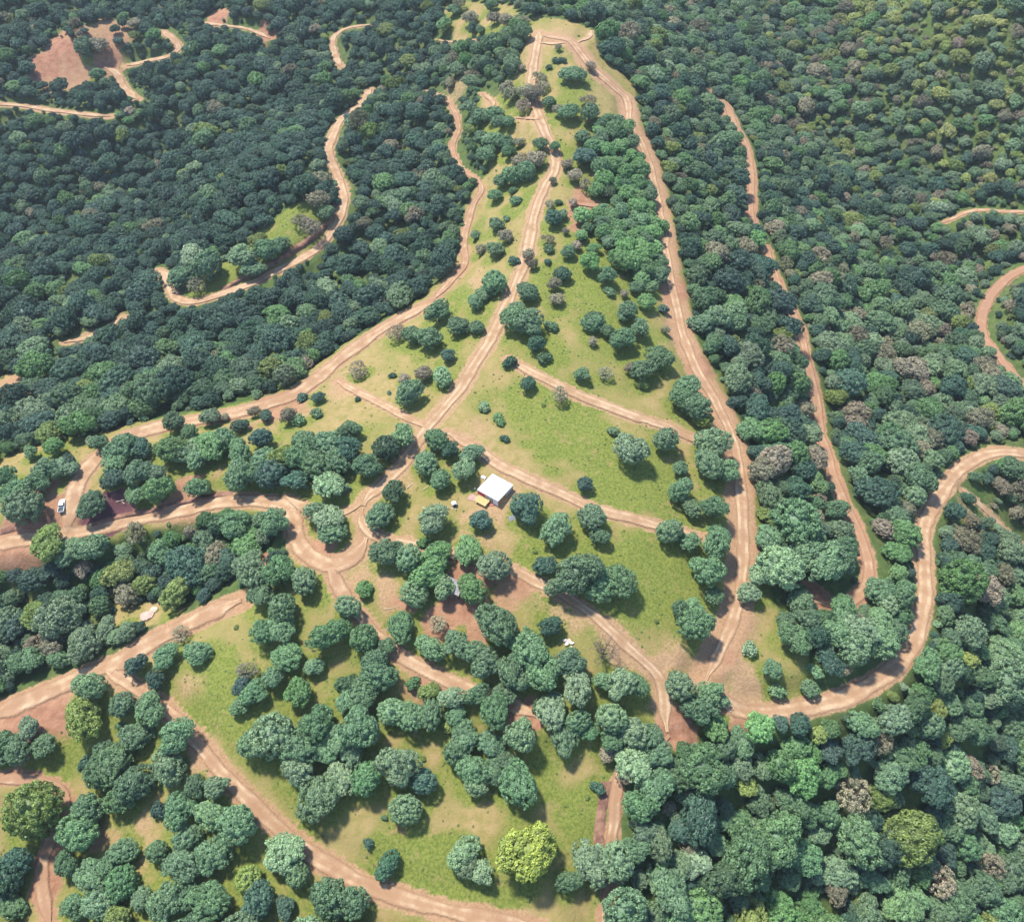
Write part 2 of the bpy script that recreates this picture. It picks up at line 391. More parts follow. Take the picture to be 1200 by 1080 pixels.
def ground_material():
    b = NB("ground")
    pos = b.node('ShaderNodeNewGeometry').outputs['Position']
    a = b.attr('cover'); sep = b.node('ShaderNodeSeparateColor'); b.l.new(a.outputs['Color'], sep.inputs[0])
    g, s_, r_ = sep.outputs
    f_ = b.attr('wood').outputs['Fac']; q_ = b.attr('purple').outputs['Fac']
    n1 = b.noise(.35, 6, .65, pos); n2 = b.noise(1.3, 5, .7, pos); n3 = b.noise(.09, 3, .5, pos); n4 = b.noise(4.5, 3, .7, pos)
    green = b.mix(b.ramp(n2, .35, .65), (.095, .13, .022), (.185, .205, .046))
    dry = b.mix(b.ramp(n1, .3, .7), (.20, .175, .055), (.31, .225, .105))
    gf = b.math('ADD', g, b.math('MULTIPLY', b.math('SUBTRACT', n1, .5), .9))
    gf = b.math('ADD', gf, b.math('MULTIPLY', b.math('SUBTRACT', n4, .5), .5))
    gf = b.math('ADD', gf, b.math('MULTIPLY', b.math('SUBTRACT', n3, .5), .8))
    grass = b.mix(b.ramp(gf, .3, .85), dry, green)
    grass = b.mix(b.ramp(b.noise(.22, 5, .7, pos), .56, .70, 0, .55), grass, (.30, .20, .10))
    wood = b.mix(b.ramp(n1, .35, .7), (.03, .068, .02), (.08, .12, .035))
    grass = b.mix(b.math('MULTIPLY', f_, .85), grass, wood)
    pale = b.mix(b.ramp(n2, .3, .7), (.27, .175, .092), (.385, .26, .15))
    redd = b.mix(b.ramp(n1, .3, .7), (.21, .09, .055), (.34, .17, .11))
    soil = b.mix(r_, pale, redd)
    soil = b.mix(q_, soil, (.115, .05, .06))
    sf = b.math('ADD', s_, b.math('MULTIPLY', b.math('SUBTRACT', n2, .5), .7))
    sf = b.math('ADD', sf, b.math('MULTIPLY', b.math('SUBTRACT', n4, .5), .35))
    col = b.mix(b.ramp(sf, .25, .7), grass, soil)
    col = b.mix(1.0, col, b.mix(n4, (.72, .72, .72), (1.25, 1.25, 1.25)), 'MULTIPLY')
    return b.out(b.bsdf(col, .95, n2, .6, .5))

def road_material():
    b = NB("dirt_road")
    pos = b.node('ShaderNodeNewGeometry').outputs['Position']
    ac = b.attr('across').outputs['Fac']; rut = b.attr('rut').outputs['Fac']; red = b.attr('red').outputs['Fac']
    n1 = b.noise(.22, 5, .6, pos); n2 = b.noise(1.6, 5, .75, pos)
    n0 = b.noise(.12, 3, .5, pos)
    wob = b.math('ABSOLUTE', b.math('ADD', ac, b.math('MULTIPLY', b.math('SUBTRACT', n0, .5), .35)))
    band = b.math('SUBTRACT', 1., b.ramp(b.math('ABSOLUTE', b.math('SUBTRACT', wob, .33)), .06, .22))
    light = b.mix(n2, (.385, .265, .165), (.50, .365, .24))
    mid = b.mix(n1, (.25, .15, .08), (.35, .225, .13))
    mid = b.mix(b.math('MULTIPLY', red, .8), mid, (.27, .14, .09))
    f = b.math('ADD', b.math('SUBTRACT', 1., b.math('MULTIPLY', rut, .75)), b.math('MULTIPLY', band, rut))
    f = b.math('MAXIMUM', f, b.ramp(wob, .44, .58, 0., .75))
    f = b.math('MULTIPLY', f, b.ramp(b.math('ADD', n1, b.math('MULTIPLY', red, -.28)), .28, .62, .1, 1.))
    col = b.mix(f, mid, light)
    col = b.mix(1.0, col, b.mix(n2, (.85, .85, .85), (1.12, 1.12, 1.12)), 'MULTIPLY')
    # a ragged edge: the compacted surface gives way to the soil beneath
    e = b.math('ADD', wob, b.math('ADD', b.math('MULTIPLY', b.math('SUBTRACT', n2, .5), .45), b.math('MULTIPLY', b.math('SUBTRACT', n1, .5), .5)))
    al = b.math('SUBTRACT', 1., b.ramp(e, .45, .74))
    tr = b.node('ShaderNodeBsdfTransparent').outputs[0]
    mx_ = b.node('ShaderNodeMixShader'); b.put(mx_, 0, al); b.l.new(tr, mx_.inputs[1]); b.l.new(b.bsdf(col, .95, n2, .5, .25), mx_.inputs[2])
    return b.out(mx_.outputs[0])

M_GROUND, M_ROAD = ground_material(), road_material()

# ground sheet
nx, ny = len(GX), len(GY)
V = np.stack([mx, my, GZ], -1).reshape(-1, 3)
ii = (np.arange(ny - 1)[:, None] * nx + np.arange(nx - 1)).ravel()
me = mesh_np("ground", V, np.stack([ii, ii + 1, ii + 1 + nx, ii + nx], 1), M_GROUND, True)
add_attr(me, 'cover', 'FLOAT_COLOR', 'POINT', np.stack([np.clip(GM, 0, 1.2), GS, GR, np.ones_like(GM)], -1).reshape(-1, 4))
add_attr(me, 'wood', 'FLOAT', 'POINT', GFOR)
add_attr(me, 'purple', 'FLOAT', 'POINT', GF)
ground = link("ground", me)
tag(ground, "grassy and bare earth hillsides under the woodland", kind='structure')

# road sheets, each a little above the one below
for idx, ((nm, hw, sh, rut, red, pts), P) in enumerate(zip(ROADS, paths)):
    d = np.gradient(P, axis=0); d /= np.linalg.norm(d, axis=1)[:, None] + 1e-9
    k = np.ones(7) / 7
    d = np.stack([np.convolve(np.pad(d[:, i], 3, mode='edge'), k, mode='valid') for i in (0, 1)], 1)
    nrm = np.stack([-d[:, 1], d[:, 0]], 1)
    cols = np.linspace(-1, 1, 9)
    s = np.arange(len(P)) * 1.6
    wv = hw * 1.75 * np.clip(np.minimum(s, s[::-1]) / 6, .3, 1) * (1 + .22 * vnoise(s, s * 0 + idx * 7.3, 11, 41) + .08 * vnoise(s, s * 0 + idx * 3.1, 3.5, 42))
    XY = P[:, None, :] + nrm[:, None, :] * (cols[None, :, None] * wv[:, None, None])
    Z = hz(XY[..., 0], XY[..., 1]) + .24 + .006 * idx
    Vr = np.concatenate([XY, Z[..., None]], -1).reshape(-1, 3)
    m = len(cols)
    ii = (np.arange(len(P) - 1)[:, None] * m + np.arange(m - 1)).ravel()
    me = mesh_np(nm, Vr, np.stack([ii, ii + m, ii + m + 1, ii + 1], 1), M_ROAD, True)
    add_attr(me, 'across', 'FLOAT', 'POINT', np.tile(cols, len(P)))
    add_attr(me, 'rut', 'FLOAT', 'POINT', np.full(len(Vr), rut))
    add_attr(me, 'red', 'FLOAT', 'POINT', np.full(len(Vr), red))
    o = link(nm, me); tag(o, kind='structure')


# ------------------------------------------------------------------ banks cut beside the roads
def bank_material():
    b = NB("cut_earth"); pos = b.node('ShaderNodeNewGeometry').outputs['Position']
    n1 = b.noise(1.1, 5, .7, pos); n2 = b.noise(.4, 3, .6, pos)
    return b.out(b.bsdf(b.mix(b.ramp(n2, .35, .65), b.mix(n1, (.10, .05, .04), (.19, .10, .075)), b.mix(n1, (.22, .12, .085), (.32, .19, .12))), .95, n1, .8, .3))
M_BANK = bank_material()
for pts, hgt, dx, dy in (("99,621 120,614 150,607 180,601 215,592 245,586 272,581", 1.1, 0, 1), ("-12,629 20,622 50,616 70,612", .8, 0, 1),
                     ("262,340 300,322 340,300 372,279 389,256 394,236", 1.4, -.7, .7), ("717,915 712,935 710,955 708,980 711,1000", .45, -1, 0), ("112,537 98,545 92,552", .6, -.5, .5), ("95,412 112,403 130,396", .8, 0, 1)):
    p = parse(pts); X, Y, Z, T_ = at(p[:, 0], p[:, 1]); P = smooth_path(X, Y, 1.0)
    s = np.arange(len(P)); hh = hgt * (1 + .35 * vnoise(s, s * 0, 5, 61)) * np.clip(np.minimum(s, s[::-1]) / 6, .1, 1)
    wob = .35 * vnoise(s, s * 0 + 3, 3, 62)
    D = np.array([dx, dy], float); D /= np.linalg.norm(D)
    rows = []
    for off, hf in ((-.35, -.3), (.0, .35), (.15, .8), (.5, 1.0), (1.3, .8), (2.8, -.25)):
        q = P + D * (off + wob[:, None] * .6); rows.append(np.stack([q[:, 0], q[:, 1], hz(q[:, 0], q[:, 1]) + hh * hf], 1))
    V = np.stack(rows, 1).reshape(-1, 3); m = len(rows)
    ii = (np.arange(len(P) - 1)[:, None] * m + np.arange(m - 1)).ravel()
    tag(link("earth_bank", mesh_np("earth_bank", V, np.stack([ii, ii + m, ii + m + 1, ii + 1], 1), M_BANK, True)), kind='structure')

# ------------------------------------------------------------------ the camp and other small things
import bmesh
def plain(name, col, rough=.7, var=.12, scale=2.5, metal=0., spec=.3, bump=.0):
    b = NB(name); tc = b.node('ShaderNodeTexCoord').outputs['Object']; n_ = b.noise(scale, 4, .65, tc)
    c = b.mix(n_, tuple(x * (1 - var) for x in col), tuple(min(1, x * (1 + var)) for x in col))
    return b.out(b.bsdf(c, rough, n_ if bump else None, bump, .05, metal, spec))
M_CLOTH = plain("white_canvas", (.84, .83, .81), .8, .07, .8, bump=.3)
M_WALL = plain("grey_canvas", (.46, .44, .47), .85, .12, 1.5)
M_RED = plain("red_cloth", (.62, .06, .09), .8, .2, 2)
M_PINK = plain("faded_pink_sheet", (.62, .42, .38), .85, .2, 2)
M_YEL = plain("yellow_tarp", (.68, .58, .28), .7, .12, 1.5, bump=.4)
M_DARK = plain("dark_plastic", (.03, .035, .04), .6, .3, 3)
M_GLASS = plain("dark_glass", (.02, .03, .035), .12, .2, 3, spec=.6)
M_PAINT = plain("pale_paint", (.66, .72, .76), .35, .05, 1, spec=.5)
M_STEEL = plain("steel_pole", (.45, .45, .46), .4, .1, 5, metal=.8)
M_ROOF = plain("weathered_sheet_roof", (.52, .48, .50), .55, .22, 1.4, spec=.4)
M_WOOD = plain("weathered_wood", (.16, .12, .09), .9, .35, 3, bump=.4)
M_PWOOD = plain("pale_wood", (.58, .50, .38), .85, .2, 3, bump=.3)
M_RUBBER = plain("tyre_rubber", (.02, .02, .02), .9, .2, 6)
M_CHROME = plain("wheel_rim", (.5, .5, .52), .35, .1, 6, metal=.8)
M_SACK = plain("white_sacking", (.62, .59, .54), .9, .1, 5, bump=.3)
M_ROCK = plain("pinkish_rock", (.44, .32, .27), .9, .25, .9, bump=.8)
M_ROCK2 = plain("cream_rock", (.62, .54, .38), .9, .2, .9, bump=.8)
M_ROCK3 = plain("pink_grey_rock", (.40, .29, .29), .9, .4, 1.4, bump=.9)
M_LAMP = plain("lamp_lens", (.7, .1, .05), .3, .1, 5)
M_LENS = plain("headlight_lens", (.85, .87, .9), .2, .05, 5)

class BM:
    def __init__(s): s.b = bmesh.new()
    def box(s, c, d, bevel=0., taper=1., rot=0.):
        r = bmesh.ops.create_cube(s.b, size=1); vs = r['verts']
        for v in vs:
            k = taper if v.co.z > 0 else 1
            x, y = v.co.x * d[0] * k, v.co.y * d[1] * k
            v.co = (c[0] + x * math.cos(rot) - y * math.sin(rot), c[1] + x * math.sin(rot) + y * math.cos(rot), c[2] + v.co.z * d[2])
        if bevel:
            es = list({e for v in vs for e in v.link_edges}); bmesh.ops.bevel(s.b, geom=es, offset=bevel, segments=2, profile=.6, affect='EDGES')
        return s
    def cyl(s, p0, p1, r0, r1=None, k=14):
        from mathutils import Vector
        p0, p1 = Vector(p0), Vector(p1); r1 = r0 if r1 is None else r1
        r = bmesh.ops.create_cone(s.b, segments=k, radius1=r0, radius2=r1, depth=(p1 - p0).length, cap_ends=True)
        q = (p1 - p0).to_track_quat('Z', 'Y')
        for v in r['verts']: v.co = q @ v.co + (p0 + p1) / 2
        return s
    def grid(s, fn, nu, nv, closed=False):
        V = [[s.b.verts.new(fn(i / nu, j / nv)) for j in range(nv + 1)] for i in range(nu + 1)]
        for i in range(nu):
            for j in range(nv):
                try: s.b.faces.new((V[i][j], V[i + 1][j], V[i + 1][j + 1], V[i][j + 1]))
                except ValueError: pass
        return s
    def done(s, name, mat, parent=None, smooth=False, solid=0.):
        if solid: bmesh.ops.solidify(s.b, geom=s.b.faces[:], thickness=solid)
        bmesh.ops.recalc_face_normals(s.b, faces=s.b.faces[:])
        me = bpy.data.meshes.new(name); s.b.to_mesh(me); s.b.free(); me.materials.append(mat)
        if smooth: me.polygons.foreach_set('use_smooth', np.ones(len(me.polygons), bool))
        return link(name, me, parent)
def thing(name, u, v, label, cat, rz=0, dz=0., group=None):
    x, y, z, t = at1(u, v); o = link(name, None); o.location = (x, y, z + dz); o.rotation_euler = (0, 0, rz)
    return tag(o, label, cat, group)
def heading(u0, v0, u1, v1, z=0.):
    x0, y0, _, _ = at1(u0, v0, z); x1, y1, _, _ = at1(u1, v1, z); return math.atan2(y1 - y0, x1 - x0)

# canopy tent: local x runs along its front left side
def canopy():
    a = heading(560, 573, 583, 585, 2.6)
    t = thing("canopy_tent", 580.5, 577, "large square white canopy tent with grey walls and a red cloth beside the track", "canopy tent", a)
    S2, E = 3.95, 2.55
    def roof(u, v):
        x, y = (u * 2 - 1), (v * 2 - 1); m = max(abs(x), abs(y))
        z = E + .95 * (1 - m) ** .9 + .05 * math.cos(9 * x) * math.cos(7 * y) * m
        return (x * S2, y * S2, z)
    rf = BM().grid(roof, 24, 24).done("roof", M_CLOTH, t, solid=.02)
    vb = BM()
    for k in range(4):
        c, s_ = math.cos(k * math.pi / 2), math.sin(k * math.pi / 2)
        vb.grid(lambda u, v: ((u * 2 - 1) * S2 * c + (S2 + .02) * s_, (u * 2 - 1) * S2 * s_ - (S2 + .02) * c, E + .04 - v * (.34 + .06 * abs(math.sin(u * 18)))), 40, 2)
    vb.done("valance", M_CLOTH, t)
    for x in (-1, 0, 1):
        for y in (-1, 0, 1):
            if x == y == 0: continue
            BM().cyl((x * (S2 - .12), y * (S2 - .12), -.3), (x * (S2 - .12), y * (S2 - .12), E + .05), .05).done("pole", M_STEEL, t)
    def wall(x0, x1, y0, y1, z0, z1, m, nm="wall_panel"):
        n_ = math.hypot(x1 - x0, y1 - y0); dx, dy = (x1 - x0) / n_, (y1 - y0) / n_
        return BM().grid(lambda u, v: (x0 + dx * n_ * u + dy * .07 * math.sin(u * n_ * 5), y0 + dy * n_ * u - dx * .07 * math.sin(u * n_ * 5), z0 + (z1 - z0) * v), int(n_ * 8), 6).done(nm, m, t)
    wall(-3.8, 3.8, 3.75, 3.75, -.2, E, M_WALL); wall(-3.75, -3.75, -3.6, 3.7, -.2, E, M_WALL)
    wall(3.76, 3.76, .4, 3.7, -.2, E, M_WALL); wall(-1.1, 1.5, -3.76, -3.76, .75, E, M_WALL)
    wall(1.8, 3.7, -3.76, -3.76, -.2, E, M_CLOTH); wall(-3.75, -1.2, -3.86, -3.86, .5, E - .35, M_RED, "red_cloth")
    return t
canopy()

a = heading(561, 581, 572.5, 587, 1.0)
t = thing("tarp_shelter", 565, 589, "low yellow tarp stretched on four posts in front of the canopy tent", "tarp shelter", a)
BM().grid(lambda u, v: ((u * 2 - 1) * 2.1, (v * 2 - 1) * 1.3, 1.15 + .25 * (v) - .12 * math.sin(u * math.pi) + .03 * math.sin(u * 17) * math.cos(v * 9)), 20, 12).done("tarp", M_YEL, t, solid=.02)
for x in (-2, 2):
    for y, z in ((-1.2, 1.14), (1.2, 1.38)): BM().cyl((x, y, -.3), (x, y, z), .045).done("post", M_PWOOD, t)

def sheet(name, u, v, dx, dy, rz, mat, label, cat, folds=.08):
    t_ = at1(u, v); bm_ = BM(); c, s_ = math.cos(rz), math.sin(rz)
    def fn(p, q):
        x, y = (p - .5) * dx * (1 + .08 * math.sin(q * 5)), (q - .5) * dy * (1 + .1 * math.sin(p * 7))
        X_, Y_ = x * c - y * s_, x * s_ + y * c
        return (X_, Y_, float(hz(t_[0] + X_, t_[1] + Y_)) - t_[2] + .08 + folds * (math.sin(p * 11 + q * 4) * math.cos(q * 9) + 1) * .5)
    o = bm_.grid(fn, 16, 12).done(name, mat, smooth=True, solid=.015); o.location = (t_[0], t_[1], t_[2]); return tag(o, label, cat)
sheet("ground_sheet", 553.5, 583, 2.4, 2.2, -.5, M_PINK, "faded pink sheet spread on the earth beside the yellow tarp", "ground sheet")
sheet("ground_sheet", 576, 590.5, 1.7, 1.5, -.4, plain("faded_red_sheet", (.60, .27, .24), .85, .2, 2), "faded red sheet on the earth below the canopy tent's front corner", "ground sheet", .2)
sheet("white_sheet", 566.5, 559.5, 1.8, 1.2, -.6, M_CLOTH, "crumpled white sheet lying behind the canopy tent", "sheet", .35)

x, y, z, _ = at1(556, 573.5)
t = thing("bucket", 556.5, 573, "small white bucket on bare earth at the canopy tent's corner", "bucket")
BM().cyl((0, 0, 0), (0, 0, .42), .19, .24).done("pail", M_CLOTH, t, True); BM().cyl((0, 0, .43), (0, 0, .45), .26, .26).done("lid", M_CLOTH, t)

t = thing("water_tank", 532.5, 592, "black water tank half draped in a white sheet on bare ground", "water tank", .3)
for z0, z1, r0, r1 in ((.12, .3, .78, .82),): pass
bm_ = BM()
prof = [(0, .10), (.80, .10), (.84, .2), (.80, .32), (.84, .45), (.80, .6), (.84, .75), (.80, .9), (.80, 1.0), (.6, 1.22), (.28, 1.34), (.28, 1.42), (0, 1.42)]
bm_.grid(lambda u, v: (prof[min(int(round(u * 12)), 12)][0] * math.cos(v * 2 * math.pi), prof[min(int(round(u * 12)), 12)][0] * math.sin(v * 2 * math.pi), prof[min(int(round(u * 12)), 12)][1]), 12, 24)
bm_.done("tank_body", M_DARK, t, True)
BM().grid(lambda u, v: ((u - .55) * 1.5, .12 + (v - .5) * 1.7, 1.5 - .95 * max(0, math.hypot((u - .55) * 1.5, .12 + (v - .5) * 1.7) - .45) ** 1.1 + .03 * math.sin(u * 14 + v * 9)), 16, 16).done("white_cover", M_CLOTH, t, True, .02)
pl = BM()
for i in range(5): pl.box((-.6 + i * .3, 0, .05), (.2, 1.7, .05), .01)
pl.box((0, -.7, 0), (1.5, .1, .06)).box((0, .7, 0), (1.5, .1, .06)).done("pallet", M_PWOOD, t)
sheet("plank", 531.5, 596, 1.4, .5, -.1, M_PWOOD, "short cream plank on the grass below the black water tank", "plank", .04)

# small white tent
t = thing("small_tent", 599.5, 607, "small white ridge tent tucked under the dark round tree beside the canopy", "tent", .5)
def ridge(u, v):
    s_ = v * 2 - 1
    return ((u - .5) * 2.1, s_ * .95 * (1 + .05 * math.sin(u * 9)), 1.45 * (1 - abs(s_)) + .02 - .06 * math.sin(u * math.pi) * (1 - abs(s_)))
BM().grid(ridge, 12, 12).done("tent_fly", M_CLOTH, t, solid=.02)
for s_ in (-1, 1):
    bm_ = BM(); v_ = [bm_.b.verts.new(c) for c in ((s_ * 1.02, -.88, .02), (s_ * 1.02, .88, .02), (s_ * 1.02, 0, 1.38))]; bm_.b.faces.new(v_); bm_.done("end_flap", M_CLOTH, t, solid=.01)
    BM().cyl((s_ * 1.07, 0, -.2), (s_ * 1.07, 0, 1.5), .03).done("tent_pole", M_STEEL, t)

# pickup truck, nose towards the far side of the picture; local +y is forward
def pickup():
    a = heading(72.5, 600, 73.5, 585) - math.pi / 2
    t = thing("pickup_truck", 73.5, 594, "pale blue-white pickup truck with dark open bed parked on the dirt track", "pickup truck", a)
    b = BM(); b.box((0, 1.75, .78), (1.74, 1.5, .5), .09, .94).box((0, .1, .78), (1.8, 1.9, .55), .07).box((0, -1.6, .52), (1.7, 2.0, .12), .02)
    b.done("body", M_PAINT, t)
    BM().box((0, .12, 1.3), (1.66, 1.75, .56), .07, .82).done("cab_glass", M_GLASS, t)
    BM().box((0, .12, 1.62), (1.42, 1.42, .08), .03).done("cab_roof", M_PAINT, t)
    for s_ in (-1, 1):
        BM().box((s_ * .86, -1.72, .82), (.12, 2.0, .5), .03).done("bed_side", M_PAINT, t)
        BM().box((s_ * .6, 2.52, .85), (.34, .06, .16), .02).done("headlight", M_LENS, t)
        BM().box((s_ * .84, -2.76, .85), (.1, .05, .24), .01).done("tail_light", M_LAMP, t)
        BM().box((s_ * 1.0, .95, 1.15), (.2, .08, .16), .02).done("mirror", M_DARK, t)
        for y_ in (1.65, -1.65):
            w_ = BM().cyl((s_ * .68, y_, .36), (s_ * .92, y_, .36), .37, k=20).done("wheel", M_RUBBER, t)
            BM().cyl((s_ * .925, y_, .36), (s_ * .935, y_, .36), .21, k=12).done("rim", M_CHROME, w_)
    BM().box((0, -2.72, .82), (1.6, .07, .46), .02).done("tailgate", M_PAINT, t)
    BM().box((0, -1.7, .60), (1.58, 1.9, .03)).done("bed_floor", M_DARK, t)
    BM().box((0, 2.56, .5), (1.7, .12, .2), .04).done("bumper", M_DARK, t)
pickup()

# shed among the trees
t = thing("wooden_shed", 533, 693, "small weathered shed with pale grey sheet roof among trees and red earth", "shed", -.5)
t.scale = (1.15, 1.15, 1.15)
bm_ = BM()
bm_.box((0, 1.55, 1.0), (4.0, .08, 2.5)).box((-1.96, 0, 1.0), (.08, 3.0, 2.5)).box((1.96, -.75, 1.0), (.08, 1.4, 2.5)).box((-1.2, -1.55, 1.0), (1.5, .08, 2.5)).box((1.5, -1.55, 1.0), (.9, .08, 2.5))
bm_.done("wall", M_WOOD, t)
rf = BM().grid(lambda u, v: ((u - .5) * 4.7, (v - .5) * 3.9, 2.3 + 1.0 * (1 - abs(v * 2 - 1)) + .03 * math.sin(u * 110)), 96, 8).done("roof", M_ROOF, t, solid=.03)
BM().cyl((-2.36, 0, 3.34), (2.36, 0, 3.34), .07, k=8).done("ridge_cap", M_ROOF, rf)
BM().box((.35, -1.85, .95), (1.0, .06, 1.95), 0, 1, .6).done("door", M_WOOD, t)

# sacks, planks, logs
def sack(u, v, rz, s_, label):
    x, y, z, _ = at1(u, v); b = BM(); r = bmesh.ops.create_icosphere(b.b, subdivisions=3, radius=1)
    for q in r['verts']:
        c = q.co; k = 1 + .12 * math.sin(c.x * 7 + c.y * 5)
        q.co = (math.copysign(abs(c.x) ** .7, c.x) * .62 * s_ * k, math.copysign(abs(c.y) ** .75, c.y) * .4 * s_ * k, max(c.z, -.55) * .3 * s_ + .16 * s_)
    o = b.done("sack", M_SACK, smooth=True); o.location = (x, y, z); o.rotation_euler = (0, 0, rz)
    tag(o, label, "sack", "white sacks dumped on the dry grass")
for args in ((661.5, 750.5, .4, 1.0, "upper of the white sacks dumped beside the dry grass slope"), (664.5, 754.5, 1.1, 1.25, "largest white sack, in the middle of the dumped heap"),
             (669.5, 753.5, -.3, 1.15, "white sack at the right end of the dumped heap"), (669, 759, .9, .8, "lowest and smallest white sack of the dumped heap")): sack(*args)
t = thing("crate", 666.5, 751, "reddish brown crate lying among the white sacks", "crate", .4)
bm_ = BM()
for i in range(4): bm_.box((0, -.36 + i * .24, .42), (1.1, .2, .03))
bm_.done("lid", M_PINK, t)
bm_ = BM(); bm_.box((0, .46, .2), (1.1, .04, .4)).box((0, -.46, .2), (1.1, .04, .4)).box((.53, 0, .2), (.04, .88, .4)).box((-.53, 0, .2), (.04, .88, .4)).done("side_panel", M_WOOD, t)
def log(u, v, L_, r, rz, label, mat=M_PWOOD, name="log", cat="log", g=None):
    x, y, z, _ = at1(u, v); b = BM().cyl((-L_ / 2, 0, r * .8), (L_ * .1, .04, r * .9), r, r * .9, 9).cyl((L_ * .1, .04, r * .9), (L_ / 2, -.05, r * .8), r * .9, r * .7, 9)
    o = b.done(name, mat, smooth=True); o.location = (x, y, z); o.rotation_euler = (0, 0, rz); tag(o, label, cat, g)
log(141, 587, 2.6, .16, .3, "pale cut log on red soil above the purple earth patch, upper one")
log(144, 589, 1.8, .14, -.5, "shorter pale log crossing under the first above the purple patch")
log(480.5, 569, 2.6, .13, .9, "pale plank-like log on dry grass below the crossroads"); log(499.5, 571.5, 2.2, .12, .8, "thin pale log between two round trees left of the canopy")
log(498, 596, 1.8, .12, -.6, "short pale log on dry grass above the sage-green tree")
log(463, 712, 6.5, .05, .08, "long thin pale pole lying on dry grass by the red earth", name="pole", cat="pole")
log(540, 665 + 30, 2.6, .14, 1.2, "dark weathered beam on the red earth beside the shed", M_WOOD, "beam", "beam")

# rocks
def rock(u, v, sx, sy, sz, seed, mat, label, rz=0.):
    x, y, z, _ = at1(u, v); r_ = np.random.default_rng(seed); b = BM(); g = bmesh.ops.create_icosphere(b.b, subdivisions=4, radius=1)
    dirs = r_.normal(size=(16, 3)); dirs /= np.linalg.norm(dirs, axis=1)[:, None]; off = r_.uniform(.62, .95, 16)
    for q in g['verts']:
        c = np.array(q.co[:]); k = min([o_ / max(float(c @ d), 1e-3) for d, o_ in zip(dirs, off) if float(c @ d) > .25] + [1.0]); c = c * k
        c += .025 * math.sin(c[0] * 17 + c[1] * 11) ; q.co = (c[0] * sx, c[1] * sy, c[2] * sz + sz * .35)
    o = b.done("boulder", mat); o.location = (x, y, z); o.rotation_euler = (0, 0, rz); tag(o, label, "boulder")
rock(173, 723, 2.5, 1.9, 1.0, 3, M_ROCK, "broad pale pink boulder on green grass at the forest edge", .2)
rock(180, 716, 1.5, 1.2, .9, 5, M_ROCK2, "smaller cream boulder behind the broad pink one", .6)
rock(1103, 931, 2.0, 1.4, 3.2, 8, M_ROCK3, "tall pink-grey rock poking out of the dark forest", -.9)

# ------------------------------------------------------------------ trees
def leaf_material(name, variation=.5):
    b = NB(name)
    tone = b.attr('tone', 'INSTANCER').outputs['Color']
    lv = b.attr('lv').outputs['Fac']
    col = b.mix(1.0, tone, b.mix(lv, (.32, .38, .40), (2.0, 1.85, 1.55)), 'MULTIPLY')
    df = b.node('ShaderNodeBsdfDiffuse'); b.put(df, 0, col)
    tl = b.node('ShaderNodeBsdfTranslucent'); b.put(tl, 0, b.mix(.5, col, (.10, .16, .02)))
    gl = b.node('ShaderNodeBsdfGlossy'); b.put(gl, 0, (.8, .85, .9, 1)); b.put(gl, 'Roughness', .55)
    m1 = b.node('ShaderNodeMixShader'); b.put(m1, 0, .16); b.l.new(df.outputs[0], m1.inputs[1]); b.l.new(tl.outputs[0], m1.inputs[2])
    m2 = b.node('ShaderNodeMixShader'); b.put(m2, 0, .035); b.l.new(m1.outputs[0], m2.inputs[1]); b.l.new(gl.outputs[0], m2.inputs[2])
    return b.out(m2.outputs[0])
M_LEAF = leaf_material("foliage")
def bark_material():
    b = NB("bark"); tc = b.node('ShaderNodeTexCoord').outputs['Object']
    n_ = b.noise(14, 4, .6, tc)
    return b.out(b.bsdf(b.mix(n_, (.07, .05, .04), (.2, .16, .13)), .9, n_, .5, .02))
M_BARK = bark_material()

def ico(sub=2):
    import bmesh
    bm = bmesh.new(); bmesh.ops.create_icosphere(bm, subdivisions=sub, radius=1)
    v = np.array([x.co[:] for x in bm.verts]); f = np.array([[q.index for q in p.verts] for p in bm.faces]); bm.free()
    return v, f
ICO_V, ICO_F = ico(3)

